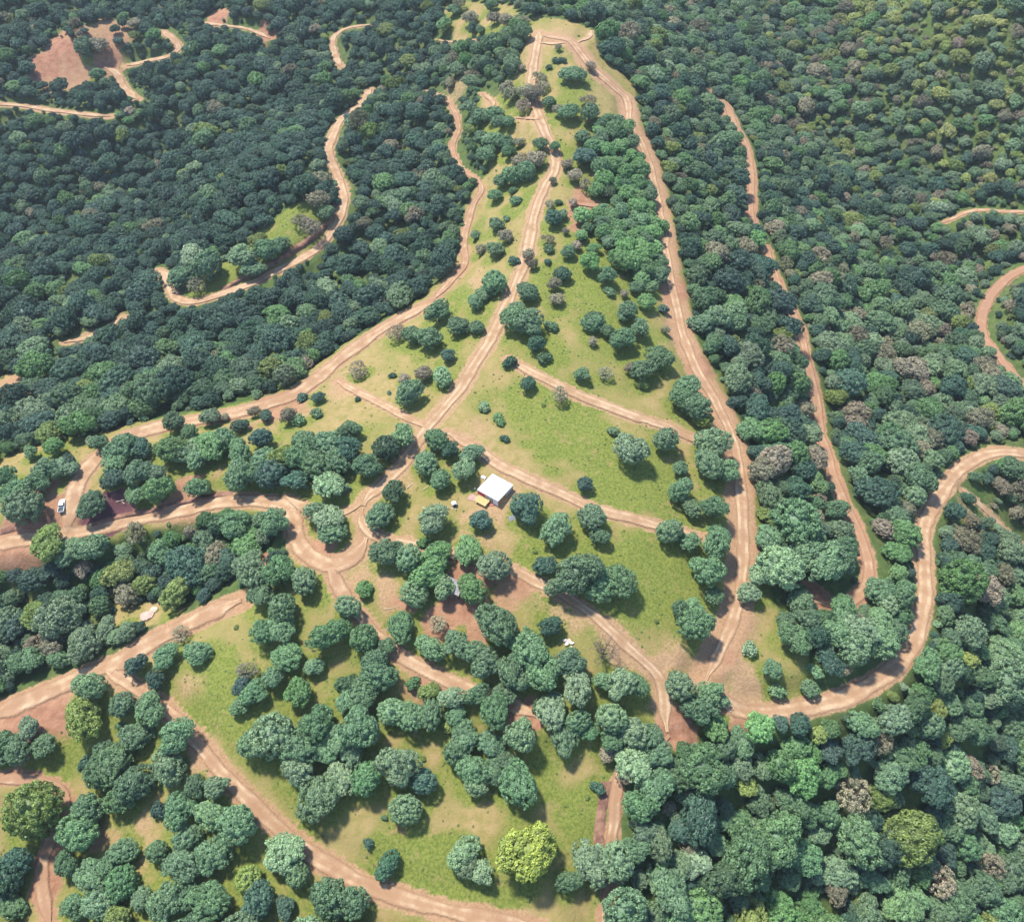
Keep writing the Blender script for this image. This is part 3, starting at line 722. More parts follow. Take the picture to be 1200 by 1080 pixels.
def make_crown(seed, lobes=4, flat=.62, clumps=150, leaves=62, leaf=.040, sparse=0., spread=.45, low=-.25, base=.84):
    """crown of unit radius: lobes -> leaf clumps -> many leaf-sized faces; returns a mesh in tree space (base at z = 0)"""
    r = np.random.default_rng(seed)
    L = []
    for i in range(lobes):
        if lobes == 1: c = np.zeros(3); rad = 1.0
        else:
            a = 2 * math.pi * (i + r.uniform(-.3, .3)) / lobes
            dd = spread * r.uniform(.65, 1.2)
            c = np.array([math.cos(a) * dd, math.sin(a) * dd, r.uniform(-.08, .12)]); rad = (1 - dd) * r.uniform(.82, 1.18)
        L.append((c, rad))
    if lobes > 1: L.append((np.array([r.uniform(-.1, .1), r.uniform(-.1, .1), .14]), .62))
    # clump centres on the lobes' skin
    C = []
    tries = 0
    while len(C) < clumps and tries < 6000:
        tries += 1
        c, rad = L[r.integers(len(L))]
        d = r.normal(size=3); d /= np.linalg.norm(d)
        if d[2] < low and r.random() < .75: continue
        p = c + d * rad * np.array([1, 1, flat / .8]) * r.uniform(.78, .95)
        if any(np.linalg.norm((p - c2) / np.array([1, 1, flat / .8])) < r2 * .74 for c2, r2 in L): continue
        if any(np.linalg.norm(p - q[0]) < .095 for q in C): continue
        nn = d * np.array([1, 1, .8 / flat]); nn /= np.linalg.norm(nn)
        C.append((p, nn, r.uniform(.095, .175)))
    vs, fs, lv = [], [], []
    q0 = 0
    for p, nn, cr in C:
        tone = r.uniform(.15, .85)
        m = int(leaves * (cr / .14) ** 2 * (1 - sparse))
        d = r.normal(size=(m, 3)); d /= np.linalg.norm(d, axis=1)[:, None]
        d += nn * .55; d /= np.linalg.norm(d, axis=1)[:, None]
        pos = p + d * cr * r.uniform(.72, 1.06, (m, 1)) * np.array([1, 1, .85])
        nor = d * .9 + r.normal(size=(m, 3)) * .42 + np.array([0, 0, .25]); nor /= np.linalg.norm(nor, axis=1)[:, None]
        t = np.cross(nor, r.normal(size=(m, 3))); t /= np.linalg.norm(t, axis=1)[:, None]; bt = np.cross(nor, t)
        s1 = leaf * r.uniform(.6, 1.25, (m, 1)); s2 = s1 * r.uniform(.55, .9, (m, 1))
        quad = np.stack([pos - t * s1, pos - bt * s2, pos + t * s1, pos + bt * s2], 1)
        vs.append(quad.reshape(-1, 3)); fs.append(q0 + np.arange(m * 4).reshape(m, 4)); q0 += m * 4
        lv.append(np.clip(tone * .6 + .4 * r.uniform(0, 1, m), 0, 1))
    V = np.vstack(vs); Fq = np.vstack(fs); LV = np.concatenate(lv)
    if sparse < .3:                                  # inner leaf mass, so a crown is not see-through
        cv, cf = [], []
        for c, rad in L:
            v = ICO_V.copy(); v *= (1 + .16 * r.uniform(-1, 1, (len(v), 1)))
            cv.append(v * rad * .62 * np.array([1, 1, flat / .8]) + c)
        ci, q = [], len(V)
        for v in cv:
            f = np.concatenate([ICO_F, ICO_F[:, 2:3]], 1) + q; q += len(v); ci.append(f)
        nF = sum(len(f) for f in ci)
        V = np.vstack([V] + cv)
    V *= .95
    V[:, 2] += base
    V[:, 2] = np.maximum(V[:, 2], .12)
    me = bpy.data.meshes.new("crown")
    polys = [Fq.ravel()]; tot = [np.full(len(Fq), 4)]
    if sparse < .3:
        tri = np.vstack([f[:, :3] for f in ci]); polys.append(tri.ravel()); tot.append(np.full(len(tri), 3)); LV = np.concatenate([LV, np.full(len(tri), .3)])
    loops = np.concatenate(polys).astype(np.int32); tot = np.concatenate(tot).astype(np.int32)
    me.vertices.add(len(V)); me.vertices.foreach_set('co', V.astype(np.float32).ravel())
    me.loops.add(len(loops)); me.loops.foreach_set('vertex_index', loops)
    me.polygons.add(len(tot)); me.polygons.foreach_set('loop_start', np.concatenate([[0], np.cumsum(tot)[:-1]]).astype(np.int32)); me.polygons.foreach_set('loop_total', tot)
    me.update(calc_edges=True); me.materials.append(M_LEAF)
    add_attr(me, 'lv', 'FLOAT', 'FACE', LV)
    return me, L

def tube(p0, p1, r0, r1, k=7):
    p0, p1 = np.array(p0, float), np.array(p1, float)
    d = p1 - p0; d /= np.linalg.norm(d); a = np.cross(d, [.3, .9, .1]); a /= np.linalg.norm(a); b_ = np.cross(d, a)
    th = np.arange(k) * 2 * math.pi / k
    ring_ = np.cos(th)[:, None] * a + np.sin(th)[:, None] * b_
    V = np.vstack([p0 + ring_ * r0, p1 + ring_ * r1])
    Fc = np.array([[i, (i + 1) % k, k + (i + 1) % k, k + i] for i in range(k)])
    return V, Fc
def make_trunk(seed, L, base=.84, twigs=0, rad=.062):
    r = np.random.default_rng(seed + 99)
    vs, fs, q = [], [], 0
    def add(p0, p1, r0, r1, k=7):
        nonlocal q
        v, f = tube(p0, p1, r0, r1, k); vs.append(v); fs.append(f + q); q += len(v)
    fork = np.array([r.uniform(-.05, .05), r.uniform(-.05, .05), base * .48])
    add((0, 0, -.25), (0, 0, .06), rad * 1.7, rad * 1.15, 9); add((0, 0, .06), fork, rad * 1.15, rad * .85, 9)
    for c, lr in L:
        tip = c * np.array([1., 1., 1.]) + np.array([0, 0, base + lr * .1])
        mid = fork * .45 + tip * .55 + np.array([*(r.uniform(-.06, .06, 2)), -.04])
        add(fork, mid, rad * .7, rad * .42); add(mid, tip, rad * .42, rad * .15)
        for j in range(3 + twigs):
            d = r.normal(size=3); d[2] = abs(d[2]) * .7; d /= np.linalg.norm(d)
            e = tip + d * lr * (.75 if not twigs else .95)
            st = mid + (tip - mid) * r.uniform(0, 1)
            add(st, e, rad * .22, rad * .07, 5)
            for jj in range(4 if twigs else 0):
                d2 = d + r.normal(size=3) * .6; d2 /= np.linalg.norm(d2)
                s3 = st + (e - st) * r.uniform(.3, .95); add(s3, s3 + d2 * lr * .4, rad * .09, rad * .03, 4)
    return mesh_np("trunk", np.vstack(vs), np.vstack(fs), M_BARK, True)

# kinds: 0-7 broadleaf, 8-9 thin grey crowns, 10 bare, 11-12 shrubs
KIND = []
spec = [dict(lobes=4), dict(lobes=5, spread=.5), dict(lobes=1, flat=.72, clumps=170), dict(lobes=3, spread=.4), dict(lobes=6, spread=.52, flat=.55), dict(lobes=3, spread=.5, flat=.7),
        dict(lobes=5, spread=.42, flat=.75), dict(lobes=2, spread=.42, flat=.66),
        dict(lobes=4, sparse=.25, clumps=110, leaf=.04), dict(lobes=5, sparse=.4, clumps=110, leaf=.04, spread=.52), dict(lobes=5, sparse=.85, clumps=50, leaf=.035, spread=.5),
        dict(lobes=3, clumps=100, leaves=30, leaf=.07, low=-.6, base=.55, flat=.6), dict(lobes=4, clumps=100, leaves=30, leaf=.07, low=-.6, base=.5, flat=.55)]
for i, sp_ in enumerate(spec):
    me, L = make_crown(100 + i, **sp_)
    tk = make_trunk(100 + i, L, sp_.get('base', .84), twigs=5 if i in (8, 9, 10) else 0, rad=.062 if i < 11 else .04)
    KIND.append((me, tk))

# surveyed trees: tile origin, scale, then X,Y,r[tone] in tile pixels
# tones: d dark, g grey-brown and thin, y yellow-green, p pale, b bright yellow-green, l fresh green, x bare, none = blue-green; capital S first = shrub
TILES = [
(400, 360, 3, "615,35,55 660,50,60 735,58,25 690,130,32d 718,170,26 592,188,26d 655,265,32d 765,305,32g 850,235,32 930,228,28g 500,342,25p 552,380,24l 560,398,18l 575,455,18d 960,430,24p 1015,500,62p 1135,465,48 1190,565,30 855,625,32d 890,50,38 935,85,28 990,110,52 1050,75,40 1010,15,38 1140,80,18g 885,118,20g 1115,165,52 1065,215,52 1015,215,22g 1060,265,24y 1195,320,48 245,105,38 300,110,52 195,85,38g 375,170,28d 410,60,42 475,68,30 60,215,38g 180,235,15d 220,248,25g 285,235,35g 245,300,50 355,240,40p 168,298,10d 57,320,12d 340,15,48 340,460,48 300,540,50 385,500,34d 460,512,42 435,575,46p 345,610,42 215,450,52 165,500,48 85,555,52 45,430,34 20,500,50d 5,450,35 0,630,26 185,660,46 135,725,56 335,745,58p 490,745,40d 650,695,64d 765,775,62 885,735,56 908,805,36 720,905,44d 735,985,34p 830,930,82 910,965,70 985,960,62 160,855,58 235,885,52 290,820,24l 330,870,60l 440,850,58l 305,935,66l 360,990,46p 530,905,62p 465,985,58l 250,1010,52p 75,985,34l 30,1050,46 1160,790,50p 1195,640,46 1190,1060,34"),
(0, 720, 3, "635,65,34g 585,140,50 690,120,48 475,175,42d 555,235,40d 320,250,56p 290,360,76y 430,310,46 520,330,60 625,420,64 480,420,56 590,530,66p 400,520,70 470,590,70 350,560,60 360,480,40 420,660,60 300,680,60 270,770,74 240,880,46 130,700,100y 60,870,60d 30,930,60d 40,1030,50 0,1000,44d 105,400,40p 145,460,50 60,470,55 10,450,50 0,500,40 420,385,20 300,520,30d 90,170,60 205,155,40 690,605,42 765,605,46p 560,680,32d 635,690,66 740,700,60p 840,740,76 550,825,42 650,790,50 640,880,66 740,840,66 430,830,52 380,880,50 320,920,60 430,950,60 350,1010,60 260,1020,50 420,1060,50y 500,1000,46 590,1030,70 740,1010,72 660,1000,50 870,930,50y 910,1000,60d 1000,1030,42d 880,1060,40d 1000,830,76p 1040,910,46p 1150,1010,76 920,60,52 985,40,60 1010,150,62 1100,180,36 865,195,36g 850,240,36d 890,270,52 840,320,36 1040,275,54l 960,220,42 1140,80,60 1195,50,44 1190,240,20l 1120,380,68 1190,430,62 960,430,82p 900,460,54p 1040,480,72 1040,560,62p 1140,480,52 1130,640,84p 1190,580,62p 1090,690,40p"),
(400, 720, 3, "210,40,56 345,30,34g 530,40,76 310,115,52p 395,100,52 470,130,46 735,42,42d 70,90,52 160,110,34 120,160,50 120,215,66 80,265,60 20,240,40 250,235,28l 305,265,38y 510,175,60 600,190,54 660,120,76 710,195,66 640,230,46 800,170,56 830,250,62p 985,245,60p 1040,245,44 925,235,38p 60,390,80 20,300,44 180,340,52p 240,360,56 310,350,52 390,290,46p 480,280,46 565,280,50 540,340,60 400,345,42 380,385,30y 630,420,64p 735,335,62p 780,435,60 700,315,34 830,380,46 870,410,40 950,370,54p 960,430,54 1030,410,58p 1090,430,50 430,430,62 400,480,48 520,450,52 460,540,60 525,540,50 580,510,48 480,590,46p 560,570,44 630,590,76 640,630,60 30,480,48 200,530,78p 90,580,62 0,570,34 235,675,58p 290,590,50d 900,605,28d 430,830,60p 450,885,46p 500,910,44p 640,830,104b 165,880,48d 95,800,20d 150,712,12 890,850,72p 970,870,64 920,910,50p 1030,830,58 800,935,46 1000,1045,78 35,1010,62 1030,520,72p 1110,600,74 1180,560,60 1050,680,62 1130,500,50 1150,960,84 1190,880,52p 1180,1040,62 1190,750,44d 1190,250,56p 940,490,36g 1000,560,40g"),
(800, 720, 3, "45,40,66 15,250,60p 90,270,56p 60,340,60 140,300,32 120,400,52l 385,85,60 240,115,30p 315,190,38 330,265,32p 365,15,34 540,60,60 620,60,70p 690,90,70 600,130,60p 560,20,50 700,25,60 750,55,46 470,190,32 580,195,24g 445,260,36 270,400,58l 350,380,34d 410,390,44d 480,420,38y 75,545,96 140,480,48 210,440,52 400,460,52l 340,530,56l 420,560,72l 510,560,50 220,600,46y 630,390,54 735,370,66 880,320,46y 860,390,52 700,450,52g 830,480,46 730,560,70 600,640,66g 690,640,52y 800,770,108y 610,790,88 340,800,96 430,850,66 40,870,60p 190,720,46 270,750,50 110,800,48 450,1020,50l 750,1020,72l 280,940,40 340,1010,54l 60,1030,80l 560,900,60 660,940,56 510,700,52 440,700,54 860,170,58 940,200,50 900,240,56 1000,160,42y 1040,130,42 1130,230,84 1110,330,38 1170,400,54 1040,410,60 1150,110,50 950,520,60 990,590,56 1080,560,40g 1150,600,56 1050,700,56 1130,760,60 930,740,56 1080,880,50g 900,930,60g 990,820,56 1170,900,60 1050,960,60 960,1010,62 1120,1040,66"),
(800, 360, 3, "310,670,58p 280,590,56g 400,760,92 300,800,50 340,930,88p 480,900,96 560,850,62 70,50,44 20,270,50 45,345,58 75,400,34y 110,470,62p 90,550,60 160,580,50 20,640,46 30,700,42p 115,710,48 20,820,44 120,820,60 90,930,66 110,1015,38 40,1055,40 230,1000,44p 280,940,50p 700,985,60 770,1010,50 400,640,50d 300,440,60l 330,500,50 240,420,50 420,1040,50p 560,1050,50"),
(0, 360, 3, "270,415,56l 190,495,38l 110,510,28p 160,580,50 220,560,46 130,620,50 50,650,60 90,700,72p 30,600,42 240,545,30d 350,480,36 430,490,60 490,490,44d 400,540,50 400,600,46d 480,580,50 540,580,40p 480,660,42 555,650,58l 325,690,54 690,640,46 615,410,42 660,440,36 600,500,60l 690,490,50p 740,480,60l 790,470,46 700,530,46 640,510,50 735,385,38p 785,385,20g 842,415,32d 935,380,28d 895,372,24g 920,460,40d 1060,315,22d 1115,315,26d 1110,365,25 1010,385,32g 1050,390,26 460,455,20d 325,465,24p 840,510,52 845,590,60 930,530,50 900,580,44 960,580,60d 1050,520,56 1080,480,60 1150,470,60 1190,540,50 1040,610,50d 1150,620,66p 1110,550,60 1000,520,50y 1150,740,58p 1110,720,40p 1165,790,52 170,820,66y 310,850,60 240,850,50 470,800,44g 560,860,50 970,760,56 830,770,60 420,940,60y 880,950,70p 980,930,60 1070,960,54p 920,1020,50 985,1065,56 430,1050,0"),
(550, 150, 4.8, "100,150,60 130,60,70 70,60,50 200,90,50 280,75,35g 220,130,45 230,270,60 290,190,65g 380,180,60g 320,250,55 180,290,50 400,95,45 480,110,34 465,295,24g 245,340,28 145,380,45 260,400,34 210,500,25 145,545,50 30,600,35 200,610,48g 140,680,60 60,680,38g 250,730,36d 330,720,40g 360,770,34g 140,870,74 80,920,56 310,920,68 270,1020,58p 350,1050,50p 30,980,50 440,620,38g 450,665,36 440,745,24d 520,815,54d 480,870,44g 490,955,50g 470,505,58d 520,480,38 450,430,34g 580,420,34g 500,410,24 540,580,24g 560,690,44 600,660,32g 700,1060,50 640,40,52 740,40,60 700,100,60 640,150,70d 760,120,60l 850,90,60l 900,150,52l 960,170,40 600,270,45g 650,320,40g 550,200,40g 780,200,60l 830,220,60l 880,260,60l 960,250,62l 1000,330,45 760,290,60l 720,340,50l 780,350,50 880,370,60l 830,420,50 940,440,60l 1000,450,50l 960,510,60 1040,540,60l 920,500,50 1090,560,38l 960,580,50l 640,490,60l 720,490,55l 630,600,46l 670,560,40 780,640,52 750,590,50l 830,560,56l 860,600,40 700,670,42l 680,760,66l 780,830,62 840,750,70l 900,740,78l 980,680,78l 1050,660,50l 900,650,50l 790,905,38 870,930,28g 970,830,60l 940,890,46 1020,890,46p 1000,970,60l 900,1010,60l 1090,1010,34d 860,1060,40"),
(450, 0, 4.8, "985,265,22g 930,370,22d 970,330,25d 1005,330,22d 1050,400,66 1110,430,48 1160,370,34g 870,430,44g 800,500,58g 720,520,56g 850,530,56g 790,590,48g 690,490,48g 900,480,40g 930,570,45 1040,620,58 980,620,40g 1150,560,48g 1150,630,58 620,640,60 540,650,60 660,680,50 480,600,50 700,680,38 780,380,24g 485,95,48g 500,150,38d 540,170,30 620,100,44g 690,110,50g 340,145,48l 390,50,44 600,30,40 430,20,40g 780,110,40g"),
(0, 0, 3, "680,900,56p 640,965,50 725,940,50 692,1000,34g 850,900,52p 890,940,44 945,880,46 985,860,40 910,850,36y 1092,800,40g 1050,770,28g 1120,700,40g 790,900,18p 1150,740,34 345,265,30 370,290,26 330,150,40g 300,170,36"),
]
TONES = {  # linear base colour
 '': (.094, .172, .096), 'd': (.048, .104, .078), 'g': (.215, .205, .150), 'y': (.150, .205, .060), 'p': (.140, .222, .132), 'b': (.25, .32, .065), 'w': (.235, .285, .095), 'l': (.108, .215, .088), 'x': (.13, .11, .10)}  # w: sunlit tone for the far-corner trees
T = []     # x, y, r, kind, tone(3), rot, letter, hand
HASH = {}
def near(x, y, r, f):
    cx, cy = int(x // 12), int(y // 12)
    for a in range(cx - 1, cx + 2):
        for b_ in range(cy - 1, cy + 2):
            for (x2, y2, r2) in HASH.get((a, b_), ()):
                if (x - x2) ** 2 + (y - y2) ** 2 < (f * (r + r2)) ** 2: return True
    return False
def put(x, y, r, kind, L, hand):
    HASH.setdefault((int(x // 12), int(y // 12)), []).append((x, y, r))
    t = np.array(TONES[L]); j = rng.normal(0, 1, 3)
    if L == 'b': j = j * 0
    t = t * (1 + .15 * j[0]) * (1 + np.array([.08, .02, .08]) * j[1]) + np.array([0, 0, .012]) * (j[2] * .35)
    if hand and L != 'b': t = t * 1.22
    T.append(dict(x=x, y=y, r=r, k=kind, t=np.clip(t, .01, .6), a=rng.uniform(0, 6.28), L=L, hand=hand))
for ox, oy, sc, s in TILES:
    us, vs_, rs, Ls = [], [], [], []
    for q in s.split():
        L = q[-1] if q[-1].isalpha() else ''
        a, b_, c = [float(z) for z in (q[:-1] if L else q).split(',')]
        if c == 0: continue
        us.append(ox + a / sc); vs_.append(oy + b_ / sc); rs.append(c / sc); Ls.append(L)
    _, _, _, t0 = at(us, vs_)
    R = np.array(rs) * t0 / F
    X, Y, Z, t1 = at(us, vs_, R * .88)
    for x, y, r, L in zip(X, Y, R, Ls):
        if near(x, y, r, .30): continue
        if gsample(DM, x, y) < -1.2 and r < 4: pass
        k = int(rng.integers(8))
        if L == 'g': k = int(rng.choice([8, 9]))
        if L == 'b': k = 1
        if r < 2.6: k = int(rng.choice([11, 12])) if L != 'g' else 8
        put(x, y, r, k, L, True)
# the thick belt of trees on the near side of the ridge road
BELT = wpoly("694,150 738,140 760,185 768,225 776,262 782,305 772,345 745,335 705,285 690,235 702,195")
for _ in range(1500):
    x, y = rng.uniform(BELT[:, 0].min(), BELT[:, 0].max()), rng.uniform(BELT[:, 1].min(), BELT[:, 1].max()); r = rng.uniform(3.2, 5.2)
    if inside(BELT, np.array(x), np.array(y)) and gsample(DM, x, y) > r * .8 and not near(x, y, r, .58): put(x, y, r, int(rng.integers(8)), 'l' if rng.random() < .6 else '', True)
NHAND = len(T)
# the bare-branched tree beside the track
x, y, z, t = at1(706, 764, 2.5); T.append(dict(x=x, y=y, r=4.8, k=10, t=np.array(TONES['x']), a=1., L='x', hand=True)); HASH.setdefault((int(x // 12), int(y // 12)), []).append((x, y, 4.5))

# woodland fill: everything that is neither clearing nor road
def v_up(u, v): return v < 700
def fill(N, rlo, rhi, f, small=False):
    X = rng.uniform(-640, 640, N); Y = rng.uniform(10, 850, N)
    Z = hz(X, Y); U, V_, t_ = project(X, Y, Z + 4)
    ok = (U > -220) & (U < 1420) & (V_ > -90) & (V_ < 1250)
    X, Y, U, V_, t_ = X[ok], Y[ok], U[ok], V_[ok], t_[ok]
    cl = is_clear(X, Y); gv = np.zeros(len(X), bool)
    for p in GROVE: gv |= inside(p, X, Y)
    d = gsample(DM, X, Y); GSx = gsample(GS, X, Y)
    nz = vnoise(X, Y, 60, 51); n2 = vnoise(X, Y, 35, 52)
    for i in range(len(X)):
        if cl[i]: continue
        r = rng.uniform(rlo, rhi) * (.86 if V_[i] < 330 else 1.0 if V_[i] < 850 else 1.12)
        if U[i] > 1120 and V_[i] < 520 and d[i] < r * 1.3: continue
        if d[i] < r * .9 + (.8 if v_up(U[i], V_[i]) else .3): continue
        if gsample(DM, X[i], Y[i] + r * 1.3) < r * .35: continue
        if v_up(U[i], V_[i] + 250) and gsample(DM, X[i], Y[i] + r * 2.1) < .2: continue
        if GSx[i] > .45 and rng.random() < .9: continue
        if near(X[i], Y[i], r, f): continue
        u, v = U[i], V_[i]
        p = rng.random()
        L = ''
        sunlit = max(0, (u - 880) / 320) * max(0, 1 - v / 260)          # far-corner slope: its sunlight is put into the tree tones
        brown = (.12 if u > 880 and v < 640 else .03) + .08 * max(0, nz[i])
        shaded = max(0., min(1., (620 - u) / 300)) * max(0., min(1., (480 - v) / 150))  # shade of the far-left slopes, put into darker tree tones
        if rng.random() < shaded * .55: p = .75 + .2 * rng.random()
        sunlit = min(1., sunlit * 1.6)
        if p < sunlit * .9: L = 'w' if rng.random() < .6 else 'p'
        elif p < sunlit * .9 + brown: L = 'g'
        elif p < sunlit * .9 + brown + .22: L = 'p'
        elif p < sunlit * .9 + brown + .34: L = 'l'
        elif p < sunlit * .9 + brown + .37: L = 'y'
        elif p < sunlit * .9 + brown + .37 + .30 + .15 * n2[i] or (p > .75 and shaded > .3): L = 'd'
        k = int(rng.choice([8, 9])) if (L == 'g' and rng.random() < .6) else int(rng.integers(8))
        if small: k = int(rng.choice([11, 12])) if rng.random() < .6 else k
        put(X[i], Y[i], r, k, L, False)
fill(4000, 5.4, 7.6, .58)
fill(16000, 4.2, 6.0, .55)
fill(50000, 3.0, 4.4, .55)
fill(56000, 2.0, 3.0, .55)
fill(56000, 1.1, 2.0, .5, True)

# lusher grass around the placed trees, with their green shade painted into its colour
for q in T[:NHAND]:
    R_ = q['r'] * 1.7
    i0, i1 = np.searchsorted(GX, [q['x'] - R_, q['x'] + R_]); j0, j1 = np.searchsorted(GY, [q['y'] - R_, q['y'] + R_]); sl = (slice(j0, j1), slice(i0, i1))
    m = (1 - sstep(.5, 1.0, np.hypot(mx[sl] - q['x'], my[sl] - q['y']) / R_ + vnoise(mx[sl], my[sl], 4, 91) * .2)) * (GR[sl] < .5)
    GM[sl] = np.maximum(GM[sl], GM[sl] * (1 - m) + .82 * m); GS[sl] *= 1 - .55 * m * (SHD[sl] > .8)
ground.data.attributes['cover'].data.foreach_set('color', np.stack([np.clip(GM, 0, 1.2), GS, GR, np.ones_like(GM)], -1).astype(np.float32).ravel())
for q in T: q['z'] = float(hz(q['x'], q['y']))
for q in T:
    q['h'] = rng.uniform(.82, 1.24) if q['k'] < 11 else rng.uniform(.8, 1.1)
    q['u'], q['v'], q['t_'] = project(q['x'], q['y'], q['z'] + q['r'] * .88 * q['h'])
    q['px'] = q['r'] * F / q['t_']
    q['e'], q['i'], q['j'] = rng.uniform(.82, 1.2), rng.normal(0, .08), rng.normal(0, .08)

def visible_px(q):
    u, v, p = q['u'], q['v'], q['px']
    fx = (min(u + p, 1200) - max(u - p, 0)) / (2 * p); fy = (min(v + p, 1080) - max(v - p, 0)) / (2 * p)
    return p * math.sqrt(max(fx, 0) * max(fy, 0)) * (1.12 if q['hand'] else 1.0) if fx > .15 and fy > .15 else 0
trees = [q for q in T if q['k'] < 11]; shrubs = [q for q in T if q['k'] >= 11]
for q in T: q['vis'] = visible_px(q)
trees.sort(key=lambda q: -q['vis'])
single = trees[:300]
shrub_single = [q for q in shrubs if q['hand'] and q['vis'] > 0][:60]
sing_ids = {id(q) for q in single} | {id(q) for q in shrub_single}
mass = [q for q in T if id(q) not in sing_ids]
print("hand", NHAND, "all", len(T), "mass", len(mass), "px cut", single[-1]['vis'], "single hand", sum(q['hand'] for q in single), "shrubs", len(shrub_single))

# --- labels that single each tree out: its look, then where it stands from the nearest landmark
LM = [(580, 572, "the white canopy"), (612, 1000, "the bright yellow-green tree"), (74, 592, "the parked pickup"), (130, 602, "the purple earth patch"), (173, 720, "the pale boulder"),
      (532, 684, "the grey-roofed shed"), (664, 752, "the white sack pile"), (706, 768, "the bare-branched tree"), (1103, 928, "the pinkish rock"), (500, 502, "the central crossroads"),
      (380, 660, "the big triangular junction"), (120, 785, "the lower road fork"), (250, 895, "the bend of the lower track"), (440, 1042, "the lower track's foot"),
      (45, 915, "the short red track's bend"), (50, 1040, "the short red track's foot"), (720, 950, "the rutted forest-edge track"), (708, 1062, "the rutted track's lower end"),
      (780, 830, "the red junction"), (870, 830, "the start of the loop road"), (1060, 765, "the loop road's widest bend"), (1110, 570, "the loop road's upper bend"), (965, 704, "the contour track's dead end"),
      (870, 600, "the right ridge road"), (845, 480, "the ridge road's narrows"), (770, 618, "the canopy track's end"), (640, 845, "the red spur"), (465, 765, "the diagonal track"),
      (330, 590, "the west road's crest"), (20, 640, "the west road's left end"), (220, 497, "the forest-edge road"), (700, 700, "the track under the meadow"), (1067, 985, "the huge yellow-green dome"),
      (825, 902, "the huge dark dome"), (1190, 1070, "the lower right corner"), (5, 1075, "the lower left corner"), (900, 1075, "the bottom edge's dark forest"), (1190, 830, "the right edge below the loop"),
      (590, 425, "the top of the meadow track"), (10, 700, "the left edge forest"), (680, 960, "the bright lower meadow"), (930, 900, "the gap in the dark forest"), (560, 870, "the long meadow grove"), (330, 870, "the pale lower grove")]
WORD = {'': "blue-green", 'w': "pale yellow-green", 'd': "dark green", 'g': "grey-brown", 'y': "yellow-green", 'p': "pale sage-green", 'b': "bright yellow-green", 'l': "fresh green", 'x': "bare grey"}
FORM = {0: "lobed", 1: "broad lobed", 2: "domed", 3: "clumpy", 4: "flat-topped", 5: "bulging", 6: "dense", 7: "twin-lobed", 8: "thin-crowned", 9: "open-crowned", 10: "bare-branched", 11: "low", 12: "low"}
ORD = ["closest", "second", "third", "fourth", "fifth", "sixth", "seventh", "eighth", "ninth", "tenth", "eleventh", "twelfth", "thirteenth", "fourteenth", "fifteenth"]
SECT = ["right of", "above and right of", "above", "above and left of", "left of", "below and left of", "below", "below and right of"]
def label_all(items, noun):
    by = {}
    for q in items:
        d, nme, lu, lv_ = min((math.hypot(q['u'] - a, q['v'] - b_), c, a, b_) for a, b_, c in LM if not (q['L'] == 'b' and 'bright yellow' in c) and not (q['k'] == 10 and 'bare' in c)
                              and not ('huge' in c and math.hypot(q['u'] - a, q['v'] - b_) < 8))
        k = int(round(math.atan2(-(q['v'] - lv_), q['u'] - lu) / (math.pi / 4))) % 8
        by.setdefault((nme, k), []).append((d, q))
    for (nme, k), L in by.items():
        L.sort(key=lambda e: e[0])
        for i, (d, q) in enumerate(L):
            look = f"{WORD[q['L']]} {FORM[q['k']]} {noun}"
            if len(L) > 1 and len(nme.split()) > 5: look = f"{WORD[q['L']]} {noun}"
            where = f"{SECT[k]} {nme}"
            q['label'] = f"{look} {where}" if len(L) == 1 else f"{look}, {ORD[i]} {noun} {where}"
label_all(single, "tree"); label_all(shrub_single, "shrub")
for q in single:
    if q['L'] == 'b': q['label'] = "large bright yellow-green tree, the only one, on the lower meadow"
    if q['k'] == 10: q['label'] = "bare-branched grey tree leaning beside the track near the sack pile"

# --- build one tree of each kind, then copy it with its parts
protos = {}
def place(q, name, cat, group):
    k = q['k']
    if k not in protos:
        root = link(name, None)
        cr = link("crown", KIND[k][0], root); tr = link("trunk", KIND[k][1], root)
        protos[k] = (root, cr, tr)
    else:
        r0, c0, t0 = protos[k]
        root = r0.copy(); COL.objects.link(root); root.name = name
        cr = c0.copy(); cr.parent = root; COL.objects.link(cr)
        tr = t0.copy(); tr.parent = root; COL.objects.link(tr)
    root.location = (q['x'], q['y'], q['z'])
    root.scale = (q['r'] * q['e'], q['r'] / q['e'], q['r'] * q['h']); root.rotation_euler = (q['i'], q['j'], q['a'])
    cr['tone'] = [float(c) for c in q['t']]
    tag(root, q['label'], cat, group)
    return root
for q in single:
    place(q, "bare_tree" if q['k'] == 10 else "broadleaf_tree", "tree", "trees standing in the clearings and the near woodland")
for q in shrub_single:
    place(q, "shrub", "shrub", "shrubs dotted over the meadows")
for k in range(len(KIND)):                            # a kind that only the mass uses still needs one standing tree as its source
    if k not in protos:
        q = next((q for q in mass if q['k'] == k and q['vis'] > 0), None)
        if q is None: continue
        mass.remove(q); q['label'] = "x"; label_all([q], "tree" if k < 11 else "shrub")
        place(q, "broadleaf_tree" if k < 11 else "shrub", "tree" if k < 11 else "shrub", None)

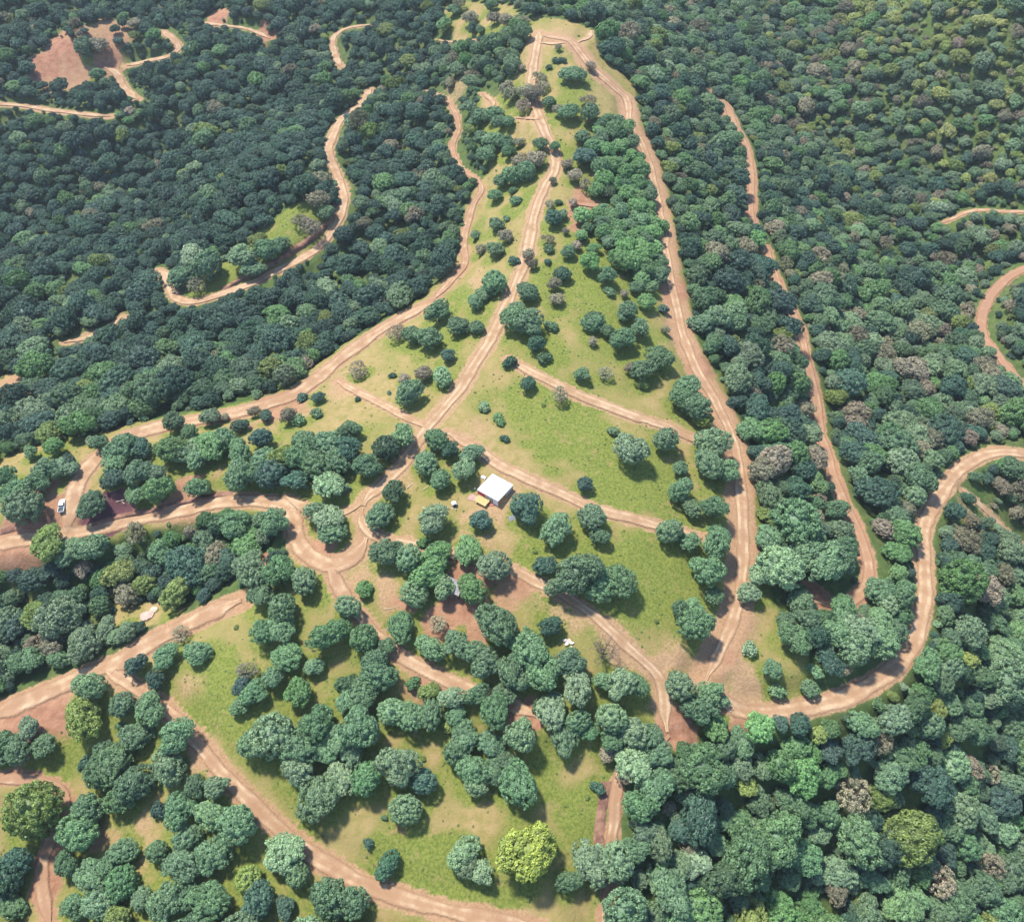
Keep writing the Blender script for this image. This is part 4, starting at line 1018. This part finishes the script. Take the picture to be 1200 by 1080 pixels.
def haze_box():
    x0, x1, y0, y1, z0, z1 = -1290, 1390, -690, 2390, float(GZ.min()) - 1.5, H_CAM + 30
    v = np.array([[x, y, z] for z in (z0, z1) for y in (y0, y1) for x in (x0, x1)])
    f = np.array([[0, 2, 3, 1], [4, 5, 7, 6], [0, 1, 5, 4], [2, 6, 7, 3], [0, 4, 6, 2], [1, 3, 7, 5]])
    m, nt, nd, lk = new_mat("haze")
    pv = nd.new('ShaderNodeVolumePrincipled'); pv.inputs['Color'].default_value = (.78, .88, 1, 1); pv.inputs['Density'].default_value = HAZE
    pv.inputs['Anisotropy'].default_value = .2
    o = nd.new('ShaderNodeOutputMaterial'); lk.new(pv.outputs[0], o.inputs['Volume'])
    tag(link("haze", mesh_np("haze", v, f, m)), "thin pale blue air between the drone and the hills", kind='stuff')
haze_box()

# --- the rest of the woodland: one object of points, one crown and trunk set on each
def points_obj(name, items, label):
    me = bpy.data.meshes.new(name)
    P = np.array([[q['x'], q['y'], q['z']] for q in items], dtype=np.float32)
    me.vertices.add(len(P)); me.vertices.foreach_set('co', P.ravel())
    add_attr(me, 'tone', 'FLOAT_COLOR', 'POINT', np.array([[*q['t'], 1] for q in items]))
    add_attr(me, 'size', 'FLOAT_VECTOR', 'POINT', np.array([[q['r'] * q['e'], q['r'] / q['e'], q['r'] * q['h']] for q in items]))
    add_attr(me, 'turn', 'FLOAT_VECTOR', 'POINT', np.array([[q['i'], q['j'], q['a']] for q in items]))
    add_attr(me, 'sort', 'INT', 'POINT', np.array([q['k'] for q in items]))
    o = link(name, me); tag(o, label, kind='stuff')
    ng = bpy.data.node_groups.new(name, 'GeometryNodeTree')
    ng.interface.new_socket(name="Geometry", in_out='INPUT', socket_type='NodeSocketGeometry')
    ng.interface.new_socket(name="Geometry", in_out='OUTPUT', socket_type='NodeSocketGeometry')
    N, Lk = ng.nodes, ng.links
    gi = N.new('NodeGroupInput'); go = N.new('NodeGroupOutput'); j = N.new('GeometryNodeJoinGeometry')
    def named(nm, typ):
        nd = N.new('GeometryNodeInputNamedAttribute'); nd.data_type = typ; nd.inputs[0].default_value = nm
        return next(s for s in nd.outputs if s.enabled and s.name == 'Attribute')
    a_s, a_t, a_k = named('size', 'FLOAT_VECTOR'), named('turn', 'FLOAT_VECTOR'), named('sort', 'INT')
    for k in protos:
        if not any(q['k'] == k for q in items): continue
        c = N.new('FunctionNodeCompare'); c.data_type = 'INT'; c.operation = 'EQUAL'
        ins = [s for s in c.inputs if s.enabled]; Lk.new(a_k, ins[0]); ins[1].default_value = k
        jj = N.new('GeometryNodeJoinGeometry')
        for src in protos[k][1:]:
            oi = N.new('GeometryNodeObjectInfo'); oi.inputs['Object'].default_value = src; oi.transform_space = 'ORIGINAL'
            ip = N.new('GeometryNodeInstanceOnPoints')
            Lk.new(gi.outputs[0], ip.inputs['Points']); Lk.new(c.outputs[0], ip.inputs['Selection']); Lk.new(oi.outputs['Geometry'], ip.inputs['Instance'])
            er = N.new('FunctionNodeEulerToRotation'); Lk.new(a_t, er.inputs[0]); Lk.new(er.outputs[0], ip.inputs['Rotation']); Lk.new(a_s, ip.inputs['Scale'])
            Lk.new(ip.outputs[0], j.inputs[0])
    Lk.new(j.outputs[0], go.inputs[0])
    md = o.modifiers.new("scatter", 'NODES'); md.node_group = ng
    return o
points_obj("forest", [q for q in mass if q['k'] < 11], "dense blue-green broadleaf forest covering the slopes and valleys")
points_obj("undergrowth", [q for q in mass if q['k'] >= 11], "low green undergrowth between the forest trees")

# weeds and tussocks over the open ground
wd = []
X = rng.uniform(-330, 330, 60000); Y = rng.uniform(20, 640, 60000)
cl = is_clear(X, Y) & (gsample(DM, X, Y) > 1.0) & (gsample(GS, X, Y) < .5); X, Y = X[cl], Y[cl]
gm = gsample(GM, X, Y); keep = rng.random(len(X)) < np.clip(gm, .12, .8) * (.35 + .65 * (vnoise(X, Y, 8, 71) > -.1)); X, Y, gm = X[keep][:14000], Y[keep][:14000], gm[keep][:14000]
for x, y, g in zip(X, Y, gm):
    r = rng.uniform(.16, .4) if rng.random() < .97 else rng.uniform(.4, .9)
    c = np.array((.13, .20, .04)) if rng.random() < .3 + .5 * g else np.array((.18, .19, .055))
    wd.append(dict(x=x, y=y, z=float(hz(x, y)), r=r, h=rng.uniform(.35, .6), e=1., i=0., j=0., a=rng.uniform(0, 6.28), t=c * rng.uniform(.7, 1.2), k=int(rng.choice([11, 12]))))
points_obj("grass", wd, "tussocks of grass and low weeds across the open meadows")
